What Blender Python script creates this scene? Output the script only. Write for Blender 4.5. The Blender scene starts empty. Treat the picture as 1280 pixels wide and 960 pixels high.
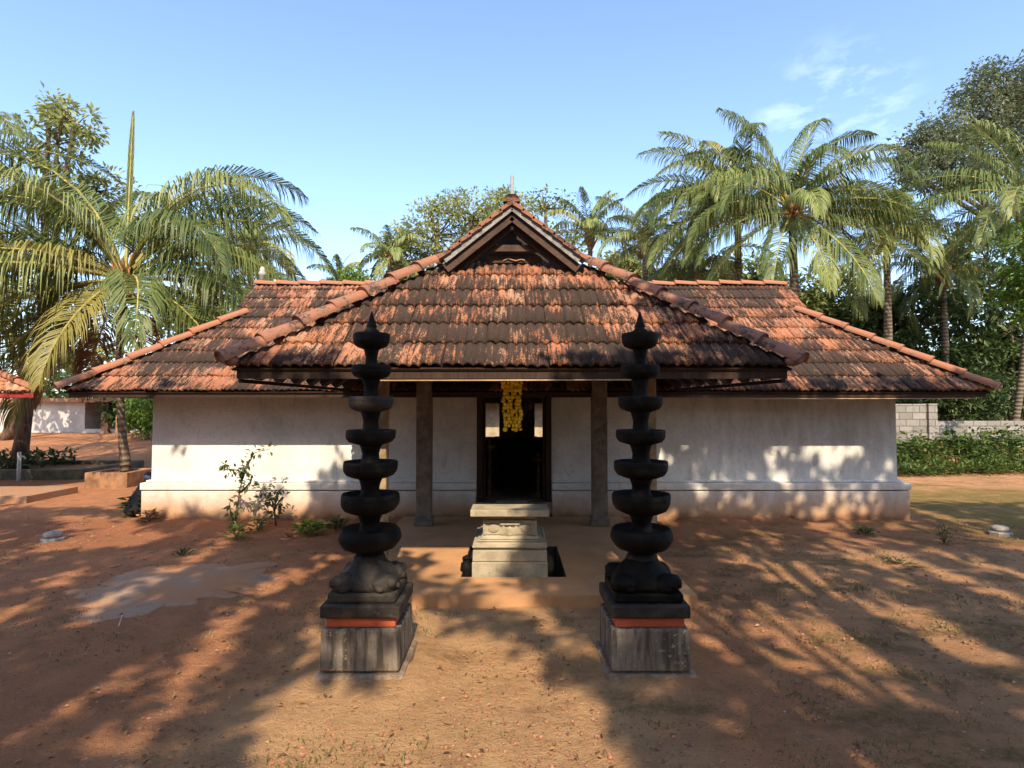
import bpy, bmesh, math, random
from mathutils import Vector, Matrix, noise
R = math.radians
rng = random.Random(7)
sc = bpy.context.scene
COL = sc.collection

# ------------------------------------------------------------------ camera, sky, sun
F = 720.0; CAMZ = 1.65; PITCH = math.atan(25 / F)
cam = bpy.data.cameras.new('camera'); cam.sensor_fit = 'HORIZONTAL'; cam.sensor_width = 36
cam.lens = 36 * F / 1280; cam.clip_start = 0.05; cam.clip_end = 2000
camo = bpy.data.objects.new('camera', cam); COL.objects.link(camo)
camo.location = (0, 0, CAMZ); camo.rotation_euler = (R(90) + PITCH, 0, 0)
sc.camera = camo
SUN_EL = R(43.5); TAN = math.tan(SUN_EL); SX = 0.0875          # shadows run towards (-SX, 1)
w = bpy.data.worlds.new('World'); sc.world = w; w.use_nodes = True
nt = w.node_tree; bg = nt.nodes['Background']
sky = nt.nodes.new('ShaderNodeTexSky'); sky.sky_type = 'NISHITA'; sky.sun_disc = False
sky.sun_elevation = SUN_EL; sky.sun_rotation = R(175); sky.air_density = 1.0; sky.dust_density = 1.4; sky.ozone_density = 2.6
tc = nt.nodes.new('ShaderNodeTexCoord')
cd = Vector((410 / F, 1, 362 / F)).normalized()
dot = nt.nodes.new('ShaderNodeVectorMath'); dot.operation = 'DOT_PRODUCT'; dot.inputs[1].default_value = cd
mr = nt.nodes.new('ShaderNodeMapRange'); mr.inputs[1].default_value = math.cos(R(7)); mr.inputs[2].default_value = math.cos(R(1)); mr.interpolation_type = 'SMOOTHSTEP'
nz = nt.nodes.new('ShaderNodeTexNoise'); nz.inputs['Scale'].default_value = 7; nz.inputs['Detail'].default_value = 7; nz.inputs['Roughness'].default_value = .6
mp = nt.nodes.new('ShaderNodeMapping'); mp.inputs['Scale'].default_value = (1, 1, 2.2); mp.inputs['Location'].default_value = (.9, .4, .55)
nr = nt.nodes.new('ShaderNodeMapRange'); nr.inputs[1].default_value = .5; nr.inputs[2].default_value = .72
mul = nt.nodes.new('ShaderNodeMath'); mul.operation = 'MULTIPLY'
mul2 = nt.nodes.new('ShaderNodeMath'); mul2.operation = 'MULTIPLY'; mul2.inputs[1].default_value = .24
cm = nt.nodes.new('ShaderNodeMixRGB'); cm.inputs[2].default_value = (9.0, 9.3, 9.8, 1)
L = nt.links.new
L(tc.outputs['Generated'], dot.inputs[0]); L(dot.outputs['Value'], mr.inputs[0])
L(tc.outputs['Generated'], mp.inputs[0]); L(mp.outputs[0], nz.inputs['Vector']); L(nz.outputs['Fac'], nr.inputs[0])
L(mr.outputs[0], mul.inputs[0]); L(nr.outputs[0], mul.inputs[1]); L(mul.outputs[0], mul2.inputs[0])
L(mul2.outputs[0], cm.inputs[0]); L(sky.outputs[0], cm.inputs[1]); L(cm.outputs[0], bg.inputs['Color'])
bg.inputs['Strength'].default_value = 0.15
sl = bpy.data.lights.new('sun', 'SUN'); sl.energy = 3.1; sl.angle = R(0.53); sl.color = (1.0, .82, .58)
so = bpy.data.objects.new('sun', sl); COL.objects.link(so)
so.rotation_euler = Vector((-SX, 1, -TAN)).to_track_quat('-Z', 'Y').to_euler(); so.location = (3, -20, 25)
sc.view_settings.view_transform = 'Standard'; sc.view_settings.look = 'None'
sc.view_settings.gamma = 1; sc.view_settings.exposure = 1.34; sc.view_settings.use_curve_mapping = False
sc.cycles.max_bounces = 8; sc.cycles.diffuse_bounces = 4; sc.cycles.transparent_max_bounces = 4

def P(px, py, Y):
    x = (px - 640) / F; y = (480 - py) / F
    d = Vector((x, math.cos(PITCH) - y * math.sin(PITCH), math.sin(PITCH) + y * math.cos(PITCH)))
    return Vector((0, 0, CAMZ)) + d * (Y / d.y)
def G(px, py, z=0.0):
    x = (px - 640) / F; y = (480 - py) / F
    d = Vector((x, math.cos(PITCH) - y * math.sin(PITCH), math.sin(PITCH) + y * math.cos(PITCH)))
    k = (z - CAMZ) / d.z
    return Vector((0, 0, CAMZ)) + d * k
def smooth(a, b, t):
    t = max(0, min(1, (t - a) / (b - a))); return t * t * (3 - 2 * t)

# ------------------------------------------------------------------ materials
class NB:
    def __init__(s, name, rough=.7, spec=.3):
        s.m = bpy.data.materials.new(name); s.m.use_nodes = True; s.t = s.m.node_tree
        s.b = s.t.nodes['Principled BSDF']; s.b.inputs['Roughness'].default_value = rough
        s.b.inputs['Specular IOR Level'].default_value = spec
        s.tc = s.t.nodes.new('ShaderNodeTexCoord'); s.geo = s.t.nodes.new('ShaderNodeNewGeometry')
    def val(s, sock, v):
        if hasattr(v, 'is_output'): s.t.links.new(v, sock)
        elif isinstance(v, tuple) and len(v) == 3 and sock.type == 'RGBA': sock.default_value = (*v, 1)
        else: sock.default_value = v
    def noise(s, scale, detail=4, rough=.55, stretch=None, src=None, dist=0):
        n = s.t.nodes.new('ShaderNodeTexNoise'); n.inputs['Scale'].default_value = scale
        n.inputs['Detail'].default_value = detail; n.inputs['Roughness'].default_value = rough; n.inputs['Distortion'].default_value = dist
        v = src or s.geo.outputs['Position']
        if stretch:
            m = s.t.nodes.new('ShaderNodeMapping'); m.inputs['Scale'].default_value = stretch; s.t.links.new(v, m.inputs[0]); v = m.outputs[0]
        s.t.links.new(v, n.inputs['Vector']); return n.outputs['Fac']
    def ramp(s, v, a, b, lo=0., hi=1.):
        n = s.t.nodes.new('ShaderNodeMapRange'); n.interpolation_type = 'SMOOTHSTEP'
        s.val(n.inputs[0], v); s.val(n.inputs[1], a); s.val(n.inputs[2], b); s.val(n.inputs[3], lo); s.val(n.inputs[4], hi)
        return n.outputs[0]
    def math(s, op, a, b=0.0):
        n = s.t.nodes.new('ShaderNodeMath'); n.operation = op; s.val(n.inputs[0], a); s.val(n.inputs[1], b); return n.outputs[0]
    def mix(s, f, a, b, mode='MIX'):
        n = s.t.nodes.new('ShaderNodeMixRGB'); n.blend_type = mode; s.val(n.inputs[0], f); s.val(n.inputs[1], a); s.val(n.inputs[2], b); return n.outputs[0]
    def sep(s, v):
        n = s.t.nodes.new('ShaderNodeSeparateXYZ'); s.t.links.new(v, n.inputs[0]); return n.outputs
    def attr(s, name):
        n = s.t.nodes.new('ShaderNodeAttribute'); n.attribute_name = name; return n
    def color(s, c): s.val(s.b.inputs['Base Color'], c); return s
    def bump(s, h, strength=.5, dist=.02):
        n = s.t.nodes.new('ShaderNodeBump'); n.inputs['Strength'].default_value = strength; n.inputs['Distance'].default_value = dist
        s.val(n.inputs['Height'], h); s.t.links.new(n.outputs[0], s.b.inputs['Normal']); return s

def simple(name, col, var=.25, scale=12, rough=.7, bump=.3, bd=.01, spec=.3):
    b = NB(name, rough, spec); n = b.noise(scale, 6, .65)
    lo = tuple(c * (1 - var) for c in col); hi = tuple(min(.9, c * (1 + var)) for c in col)
    b.color(b.mix(b.ramp(n, .3, .7), lo, hi)); b.bump(b.noise(scale * 3, 5), bump, bd); return b.m

def leafmat(name, dark, light, dry=None, trans=.3, rough=.5):
    b = NB(name, rough, .35); a = b.attr('rnd').outputs['Fac']
    c = b.mix(b.ramp(a, 0, .9), dark, light)
    if dry: c = b.mix(b.ramp(a, .9, .97), c, dry)
    c = b.mix(b.ramp(b.noise(3.0, 3), .35, .7, 0, .35), c, light)
    b.color(c)
    t = b.t.nodes.new('ShaderNodeBsdfTranslucent'); b.t.links.new(c, t.inputs[0])
    m = b.t.nodes.new('ShaderNodeMixShader'); m.inputs[0].default_value = trans
    b.t.links.new(b.b.outputs[0], m.inputs[1]); b.t.links.new(t.outputs[0], m.inputs[2])
    b.t.links.new(m.outputs[0], b.t.nodes['Material Output'].inputs[0]); return b.m

def tilemat(name, stain, tint):
    b = NB(name, .85, .2)
    uv = b.t.nodes.new('ShaderNodeUVMap'); uv.uv_map = 'uv'; U = uv.outputs[0]
    r = b.attr('rnd').outputs['Fac']; r2 = b.attr('rnd2').outputs['Fac']
    c = b.mix(b.ramp(r, 0, .55), (.27, .11, .065), (.41 * tint, .17 * tint, .092 * tint))
    c = b.mix(b.ramp(r, .5, 1), c, (.42 * tint, .23 * tint, .155 * tint))
    c = b.mix(b.ramp(b.noise(26, 5, .7, (1, .35, 1), U), .42, .75, 0, .55), c, (.42, .22, .14))
    big = b.noise(.9, 3, .6, None, U)
    streak = b.noise(17, 6, .7, (1.9, .22, 1), U)
    fine = b.noise(75, 4, .75, (1, .6, 1), U)
    amt = b.math('ADD', b.math('MULTIPLY', big, 1.0), b.math('MULTIPLY', r2, .15))
    amt = b.math('ADD', amt, b.math('MULTIPLY', streak, 1.15))
    amt = b.math('ADD', amt, b.math('MULTIPLY', fine, .85))
    c = b.mix(b.ramp(amt, 1.87 - stain, 2.0 - stain, 0, .95), c, b.mix(b.ramp(fine, .4, .7), (.018, .016, .016), (.05, .04, .034)))
    c = b.mix(b.ramp(b.noise(48, 3, .6, None, U), .66, .74, 0, .35), c, (.30, .27, .22))
    b.color(c); b.bump(b.math('ADD', fine, streak), .6, .008); return b.m

def make_mats():
    M = {}
    # whitewashed wall
    b = NB('whitewash', .9, .15); pz = b.sep(b.geo.outputs['Position'])
    n1 = b.noise(1.1, 6, .6); n2 = b.noise(6, 6, .65, (1.5, 1.5, .35)); n3 = b.noise(28, 5, .7)
    c = b.mix(b.ramp(n1, .38, .68), (.79, .775, .735), (.60, .59, .56))
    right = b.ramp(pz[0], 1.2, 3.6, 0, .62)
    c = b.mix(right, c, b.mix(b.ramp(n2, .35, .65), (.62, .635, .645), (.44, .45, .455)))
    c = b.mix(b.ramp(n2, .56, .74, 0, .42), c, (.38, .37, .35))
    c = b.mix(b.ramp(n3, .62, .75, 0, .4), c, (.36, .34, .31))
    mud = b.math('ADD', pz[2], b.math('MULTIPLY', b.math('SUBTRACT', b.noise(3.2, 5, .6), .5), .35))
    c = b.mix(b.ramp(mud, .62, .08, 0, .92), c, (.43, .235, .115))
    c = b.mix(b.ramp(mud, .16, .0, 0, .9), c, (.17, .075, .042))
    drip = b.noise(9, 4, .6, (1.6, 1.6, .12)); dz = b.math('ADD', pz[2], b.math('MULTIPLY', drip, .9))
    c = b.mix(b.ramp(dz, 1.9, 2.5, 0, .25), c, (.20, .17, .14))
    b.color(c); ck = b.noise(3.5, 8, .75, None, None, 1.2); c = b.mix(b.math('MULTIPLY', b.ramp(b.math('ABSOLUTE', b.math('SUBTRACT', ck, .5)), .012, .0), .45), c, (.16, .14, .12)); b.color(c); b.bump(b.math('ADD', b.math('MULTIPLY', n2, .6), n3), .35, .012); M['wall'] = b.m
    b = NB('dark_wood', .6, .3); n = b.noise(9, 6, .7, (6, 6, .5))
    b.color(b.mix(b.ramp(n, .3, .7), (.018, .010, .007), (.05, .026, .017))); b.bump(n, .3, .006); M['wood'] = b.m
    M['barge'] = simple('weathered_barge_paint', (.22, .225, .23), .4, 14)
    M['brownboard'] = simple('brown_board', (.06, .034, .025), .4, 9)
    M['tile'] = tilemat('clay_roof_tile', .43, .84); M['porchtile'] = tilemat('old_clay_roof_tile', .445, .93)
    M['redtile'] = tilemat('fresh_red_tile', -.25, 1.25)
    b = NB('ridge_cap_clay', .85, .2); n = b.noise(5, 6, .65); n2 = b.noise(30, 5, .7)
    c = b.mix(b.ramp(n, .35, .7), (.34, .135, .075), (.28, .14, .09)); c = b.mix(b.ramp(b.math('ADD', n2, n), 1.12, 1.32, 0, .7), c, (.05, .04, .036)); b.color(c); b.bump(n2, .4, .006); M['cap'] = b.m
    b = NB('old_cap_clay', .9, .2); n = b.noise(6, 6, .65); n2 = b.noise(34, 5, .7)
    c = b.mix(b.ramp(n, .35, .7), (.30, .135, .085), (.22, .13, .095)); c = b.mix(b.ramp(b.math('ADD', n2, n), 1.0, 1.2, 0, .85), c, (.035, .03, .028)); b.color(c); b.bump(n2, .5, .008); M['porchcap'] = b.m
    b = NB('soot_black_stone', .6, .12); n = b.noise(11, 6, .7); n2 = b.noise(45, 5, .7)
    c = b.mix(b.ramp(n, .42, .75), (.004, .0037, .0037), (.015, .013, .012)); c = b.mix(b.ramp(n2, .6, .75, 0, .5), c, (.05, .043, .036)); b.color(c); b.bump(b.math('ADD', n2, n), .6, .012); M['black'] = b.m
    b = NB('weathered_and_sunlit_stone', .75, .3); n = b.noise(9, 6, .7); n2 = b.noise(40, 5, .7)
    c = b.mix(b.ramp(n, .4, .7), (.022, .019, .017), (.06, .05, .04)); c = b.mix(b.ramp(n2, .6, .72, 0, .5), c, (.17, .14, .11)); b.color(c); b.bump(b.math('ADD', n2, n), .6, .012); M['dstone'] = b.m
    b = NB('cement_pedestal', .85, .2); n = b.noise(7, 6, .65); n2 = b.noise(30, 5, .7); st = b.noise(11, 5, .6, (2.2, 2.2, .25))
    c = b.mix(b.ramp(n, .35, .7), (.17, .145, .12), (.29, .25, .205)); c = b.mix(b.ramp(st, .42, .62, 0, .85), c, (.055, .045, .038)); c = b.mix(b.math('MULTIPLY', b.ramp(n2, .56, .62, 0, .85), b.ramp(b.noise(4.5, 3), .5, .62)), c, (.44, .36, .24))
    pz = b.sep(b.geo.outputs['Position']); c = b.mix(b.ramp(b.math('ADD', pz[2], b.math('MULTIPLY', n, .1)), .16, .05, 0, .7), c, (.27, .17, .10)); b.color(c); b.bump(b.math('ADD', n2, n), .5, .01); M['pedestal'] = b.m
    b = NB('red_oxide_band', .75, .3); n = b.noise(10, 6, .65)
    c = b.mix(b.ramp(n, .35, .65), (.47, .105, .05), (.36, .09, .05)); c = b.mix(b.ramp(b.noise(28, 5, .7), .58, .72, 0, .6), c, (.13, .06, .045)); b.color(c); b.bump(n, .3, .006); M['redband'] = b.m
    b = NB('altar_granite', .8, .25); n = b.noise(6, 6, .65); n2 = b.noise(38, 5, .7)
    c = b.mix(b.ramp(n, .35, .68), (.40, .35, .26), (.27, .24, .18)); c = b.mix(b.ramp(n2, .56, .7, 0, .6), c, (.13, .115, .09)); b.color(c); b.bump(n2, .5, .008); M['altar'] = b.m
    b = NB('porch_cement', .85, .2); n = b.noise(2.5, 6, .6); n2 = b.noise(22, 5, .65)
    c = b.mix(b.ramp(n, .35, .7), (.48, .265, .13), (.37, .205, .105)); c = b.mix(b.ramp(n2, .58, .74, 0, .4), c, (.20, .11, .065)); b.color(c); b.bump(n2, .3, .008); M['floor'] = b.m
    M['pillar'] = simple('stone_pillar', (.17, .135, .105), .35, 8)
    M['postwood'] = simple('pale_post', (.27, .20, .12), .35, 10)
    M['interior'] = simple('sooty_plaster', (.34, .29, .23), .3, 5)
    M['cream'] = simple('cream_limewash', (.36, .30, .205), .3, 4)
    M['pit'] = simple('pit_shade_and_table_black', (.02, .016, .013), .3, 9)  # near-black: shade of the pit put into the colour; also the black table
    M['sill'] = simple('sill_stone', (.16, .14, .11), .35, 14)
    M['pipe'] = simple('galvanised_conduit', (.42, .30, .20), .2, 9, .4)
    b = NB('concrete', .9, .2); n = b.noise(2.2, 6, .65); n2 = b.noise(30, 6, .7)
    c = b.mix(b.ramp(n, .35, .65), (.30, .215, .155), (.34, .18, .10)); c = b.mix(b.ramp(n2, .5, .7, 0, .6), c, (.19, .12, .08)); c = b.mix(b.ramp(b.math('ADD', b.noise(1.6, 7, .7), b.math('MULTIPLY', n2, .25)), .58, .72, 0, .85), c, (.36, .17, .085)); b.color(c); b.bump(n2, .5, .012); M['concrete'] = b.m
    M['greystone'] = simple('grey_stone', (.24, .225, .21), .3, 18)
    M['mosskerb'] = simple('mossy_kerb', (.10, .085, .05), .5, 5)
    M['box'] = simple('earthy_planter', (.24, .13, .07), .4, 5)
    M['white'] = simple('white_paint', (.70, .70, .70), .12, 5)
    M['farwhite'] = simple('far_whitewash', (.42, .41, .39), .2, 2)
    M['darkopen'] = simple('opening_shade', (.02, .018, .016), .2, 4)
    M['postbrown'] = simple('weathered_post', (.28, .17, .10), .3, 5)
    M['metal'] = simple('dull_metal', (.25, .25, .25), .2, 20, .4)
    M['bronze'] = simple('oiled_bronze', (.12, .085, .035), .3, 20, .35, .2)
    M['brass'] = simple('old_brass', (.34, .22, .09), .3, 20, .45, .2)
    M['paper'] = simple('pale_bell', (.55, .52, .45), .2, 20, .4)
    M['blackcloth'] = simple('dark_bundle', (.018, .018, .026), .35, 14)
    M['bluecap'] = simple('bluish_bundle_end', (.06, .07, .13), .3, 20)
    M['redcloth'] = simple('red_cloth', (.28, .03, .03), .3, 20)
    b = NB('marigold', .7, .2); a = b.attr('rnd').outputs['Fac']; b.color(b.mix(a, (.80, .50, .02), (.90, .70, .06))); M['flower'] = b.m
    # boundary wall blocks
    b = NB('block_masonry', .9, .2)
    br = b.t.nodes.new('ShaderNodeTexBrick'); mpn = b.t.nodes.new('ShaderNodeMapping'); mpn.inputs['Rotation'].default_value = (R(90), 0, 0)
    b.t.links.new(b.tc.outputs['Object'], mpn.inputs[0]); b.t.links.new(mpn.outputs[0], br.inputs['Vector'])
    br.inputs['Scale'].default_value = 1; br.inputs['Brick Width'].default_value = .40; br.inputs['Row Height'].default_value = .20; br.inputs['Mortar Size'].default_value = .012
    br.inputs['Color1'].default_value = (.30, .28, .26, 1); br.inputs['Color2'].default_value = (.20, .185, .17, 1); br.inputs['Mortar'].default_value = (.10, .09, .08, 1)
    c = b.mix(b.ramp(b.noise(9, 6, .7), .45, .75, 0, .6), br.outputs['Color'], (.13, .115, .095)); b.color(c); b.bump(br.outputs['Fac'], -.6, .02); M['block'] = b.m
    # trunks
    b = NB('palm_trunk', .9, .15); wv = b.t.nodes.new('ShaderNodeTexWave'); wv.bands_direction = 'Z'; wv.inputs['Scale'].default_value = 2.6; wv.inputs['Distortion'].default_value = 2.5; wv.inputs['Detail'].default_value = 3
    b.t.links.new(b.geo.outputs['Position'], wv.inputs['Vector']); n = b.noise(14, 5, .7)
    c = b.mix(wv.outputs['Fac'], (.10, .078, .058), (.20, .165, .125)); c = b.mix(b.ramp(n, .5, .75, 0, .5), c, (.06, .05, .04)); b.color(c); b.bump(b.math('ADD', wv.outputs['Fac'], n), .6, .03); M['ptrunk'] = b.m
    b = NB('bark', .9, .15); n = b.noise(5, 7, .7, (2.4, 2.4, .6)); c = b.mix(b.ramp(n, .35, .7), (.07, .05, .038), (.21, .14, .09)); b.color(c); b.bump(n, .8, .04); M['bark'] = b.m
    M['fibre'] = simple('palm_fibre', (.27, .125, .05), .5, 16)
    M['nut'] = simple('coconut_husk', (.22, .15, .05), .3, 8)
    M['rachis'] = simple('frond_rib', (.30, .27, .08), .3, 6)
    M['palm'] = leafmat('palm_leaflet', (.06, .095, .024), (.225, .265, .075), (.34, .23, .07))
    M['palmgreen'] = leafmat('palm_leaflet_green', (.06, .10, .03), (.21, .25, .08), (.30, .22, .07))
    M['palmyellow'] = leafmat('palm_leaflet_yellowing', (.17, .165, .04), (.32, .28, .08), (.34, .20, .06))
    M['tree'] = leafmat('tree_leaf', (.07, .11, .032), (.25, .29, .09))
    M['olive'] = leafmat('olive_leaf', (.12, .155, .045), (.38, .40, .14), (.32, .21, .08), .45)
    M['grey'] = leafmat('grey_green_leaf', (.06, .085, .045), (.20, .235, .13), None, .3)
    M['dark'] = leafmat('deep_green_leaf', (.03, .056, .018), (.095, .145, .042))
    M['bright'] = leafmat('bright_leaf', (.07, .14, .02), (.20, .30, .05))
    M['under'] = leafmat('undergrowth_leaf', (.03, .055, .013), (.12, .18, .04), (.26, .12, .05))
    M['shrub'] = leafmat('shrub_leaf', (.035, .06, .018), (.11, .15, .045), None, .2)
    M['grass'] = leafmat('grass_blade', (.08, .095, .025), (.19, .20, .06), (.32, .22, .10))
    M['litter'] = leafmat('dry_leaf', (.12, .06, .03), (.36, .20, .09), None, .1)
    M['gravel'] = simple('laterite_pebble', (.28, .14, .085), .6, 40)
    # ground
    b = NB('laterite_soil', .95, .1); p = b.sep(b.geo.outputs['Position'])
    n1 = b.noise(.55, 6, .6); n2 = b.noise(3.2, 7, .68); n3 = b.noise(22, 6, .72); n4 = b.noise(110, 4, .7)
    red = b.mix(b.ramp(n2, .35, .68), (.54, .235, .115), (.41, .18, .09))
    tan = b.mix(b.ramp(n2, .35, .68), (.60, .365, .185), (.49, .285, .145))
    ax = b.math('ABSOLUTE', b.math('ADD', p[0], .35)); cen = b.ramp(b.math('ADD', ax, b.math('MULTIPLY', n1, 1.2)), 2.4, 1.2)
    cen = b.math('MULTIPLY', cen, b.ramp(p[1], 6.5, 4.5))
    cen = b.math('MAXIMUM', cen, b.ramp(p[0], .6, 3.0, 0, .6))
    c = b.mix(cen, red, tan)
    c = b.mix(b.ramp(n1, .5, .72, 0, .55), c, (.42, .225, .12))
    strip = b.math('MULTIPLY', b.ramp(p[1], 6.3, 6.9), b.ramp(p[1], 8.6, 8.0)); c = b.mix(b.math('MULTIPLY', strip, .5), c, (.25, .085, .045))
    moss = b.noise(1.1, 6, .7, (1, 1.6, 1)); mx = b.ramp(p[0], -1.0, 2.0, .02, .13)
    mossm = b.ramp(b.math('ADD', moss, mx), .60, .76, 0, .8)
    c = b.mix(b.math('MULTIPLY', mossm, b.ramp(n3, .3, .6, .3, 1)), c, (.115, .095, .03))
    dk = b.noise(1.9, 7, .72, (1, 1.3, 1)); c = b.mix(b.ramp(dk, .52, .66, 0, .5), c, (.26, .14, .075)); lt_ = b.noise(4.5, 6, .7, None, None, .6); c = b.mix(b.ramp(lt_, .56, .70, 0, .5), c, (.54, .33, .18))
    lawn = b.math('MULTIPLY', b.ramp(p[0], 5.0, 7.0), b.math('MULTIPLY', b.ramp(p[1], 6.6, 7.6), b.ramp(p[1], 11.8, 10.6)))
    c = b.mix(b.math('MULTIPLY', lawn, b.ramp(n2, .3, .55, .35, .85)), c, (.19, .155, .04))
    c = b.mix(b.ramp(n3, .55, .72, 0, .35), c, (.22, .115, .06))
    c = b.mix(b.ramp(n4, .58, .74, 0, .6), c, (.52, .37, .23))
    c = b.mix(b.ramp(b.noise(60, 3, .6), .61, .69, 0, .7), c, (.10, .05, .03)); g5 = b.noise(240, 2, .6); c = b.mix(b.ramp(g5, .58, .68, 0, .35), c, (.15, .075, .04)); c = b.mix(b.ramp(g5, .42, .32, 0, .5), c, (.60, .40, .24))
    b.color(c); b.bump(b.math('ADD', b.math('MULTIPLY', n2, 1.2), b.math('ADD', n3, b.math('MULTIPLY', n4, .6))), 1.0, .042); M['ground'] = b.m
    return M
M = make_mats()

# ------------------------------------------------------------------ mesh helpers
class MB:
    def __init__(s): s.v = []; s.f = []; s.m = []; s.r = []
    def add(s, vs, fs, mi=0, r=0.0):
        o = len(s.v); s.v.extend(vs); s.f.extend(tuple(i + o for i in f) for f in fs); s.m.extend([mi] * len(fs)); s.r.extend([r] * len(fs))
    def box(s, x0, x1, y0, y1, z0, z1, mi=0):
        s.add([(x0, y0, z0), (x1, y0, z0), (x1, y1, z0), (x0, y1, z0), (x0, y0, z1), (x1, y0, z1), (x1, y1, z1), (x0, y1, z1)],
              [(0, 3, 2, 1), (4, 5, 6, 7), (0, 1, 5, 4), (1, 2, 6, 5), (2, 3, 7, 6), (3, 0, 4, 7)], mi)
    def bar(s, a, b, wd, ht, mi=0, up=(0, 0, 1)):
        a = Vector(a); b = Vector(b); t = (b - a).normalized(); sd = t.cross(Vector(up)).normalized() * wd / 2; n = sd.cross(t).normalized() * ht / 2
        vs = [a - sd - n, a + sd - n, a + sd + n, a - sd + n, b - sd - n, b + sd - n, b + sd + n, b - sd + n]
        s.add([tuple(v) for v in vs], [(3, 2, 1, 0), (4, 5, 6, 7), (0, 1, 5, 4), (1, 2, 6, 5), (2, 3, 7, 6), (3, 0, 4, 7)], mi)
    def tube(s, pts, rad, seg=8, mi=0, jit=0):
        pts = [Vector(p) for p in pts]; n = len(pts); vs = []; fs = []
        for i, p in enumerate(pts):
            t = (pts[min(i + 1, n - 1)] - pts[max(i - 1, 0)]).normalized()
            a = t.cross(Vector((0, 1, 0)) if abs(t.y) < .9 else Vector((1, 0, 0))).normalized(); b = t.cross(a)
            r = rad[i] if hasattr(rad, '__len__') else rad
            for k in range(seg):
                an = 2 * math.pi * k / seg; q = p + (a * math.cos(an) + b * math.sin(an)) * r * (1 + rng.uniform(-jit, jit)); vs.append(tuple(q))
        for i in range(n - 1):
            for k in range(seg): fs.append((i * seg + k, i * seg + (k + 1) % seg, (i + 1) * seg + (k + 1) % seg, (i + 1) * seg + k))
        fs.append(tuple(range(seg - 1, -1, -1))); fs.append(tuple((n - 1) * seg + k for k in range(seg)))
        s.add(vs, fs, mi)
    def lathe(s, prof, c, seg=40, mi=0, jit=0):
        vs = []; fs = []; n = len(prof)
        for r, z in prof:
            for k in range(seg):
                an = 2 * math.pi * k / seg; d = 1
                if jit: d = 1 + jit * noise.noise(Vector((math.cos(an) * 2, math.sin(an) * 2, z * 14 + c[0])))
                vs.append((c[0] + r * d * math.cos(an), c[1] + r * d * math.sin(an), c[2] + z))
        for i in range(n - 1):
            for k in range(seg): fs.append((i * seg + k, i * seg + (k + 1) % seg, (i + 1) * seg + (k + 1) % seg, (i + 1) * seg + k))
        fs.append(tuple(range(seg - 1, -1, -1))); fs.append(tuple((n - 1) * seg + k for k in range(seg)))
        s.add(vs, fs, mi)
    def ball(s, c, r, seg=10, rings=6, mi=0, rot=None, jit=0, rn=0.0):
        vs = []; fs = []; c = Vector(c); r = Vector(r if hasattr(r, '__len__') else (r, r, r))
        for i in range(rings + 1):
            th = math.pi * i / rings
            for k in range(seg):
                an = 2 * math.pi * k / seg; q = Vector((math.sin(th) * math.cos(an) * r.x, math.sin(th) * math.sin(an) * r.y, math.cos(th) * r.z))
                q *= 1 + jit * noise.noise(q * 9 + c)
                if rot: q = rot @ q
                vs.append(tuple(c + q))
        for i in range(rings):
            for k in range(seg): fs.append((i * seg + k, (i + 1) * seg + k, (i + 1) * seg + (k + 1) % seg, i * seg + (k + 1) % seg))
        s.add(vs, fs, mi, rn)
    def build(s, name, mats, parent=None, sm=False, bevel=0):
        me = bpy.data.meshes.new(name)
        off = parent_loc(parent)
        me.from_pydata([(v[0] - off.x, v[1] - off.y, v[2] - off.z) for v in s.v], [], s.f)
        mats = mats if isinstance(mats, list) else [mats]
        for m in mats: me.materials.append(m)
        if len(mats) > 1: me.polygons.foreach_set('material_index', s.m)
        if any(s.r):
            a = me.attributes.new('rnd', 'FLOAT', 'FACE'); a.data.foreach_set('value', s.r)
        if sm: me.polygons.foreach_set('use_smooth', [True] * len(me.polygons))
        me.update()
        o = bpy.data.objects.new(name, me); COL.objects.link(o)
        if parent: o.parent = parent
        if bevel:
            bm = o.modifiers.new('edge', 'BEVEL'); bm.width = bevel; bm.segments = 2; bm.limit_method = 'ANGLE'; bm.angle_limit = R(40)
        return o
def parent_loc(p):
    v = Vector((0, 0, 0))
    while p: v = v + Vector(p.location); p = p.parent
    return v
def tag(o, label=None, cat=None, group=None, kind=None):
    if label: o['label'] = label
    if cat: o['category'] = cat
    if group: o['group'] = group
    if kind: o['kind'] = kind
    return o
def thing(name, loc, label, cat, group=None):
    o = bpy.data.objects.new(name, None); COL.objects.link(o); o.location = loc; o.empty_display_size = .2
    return tag(o, label, cat, group)

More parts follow.
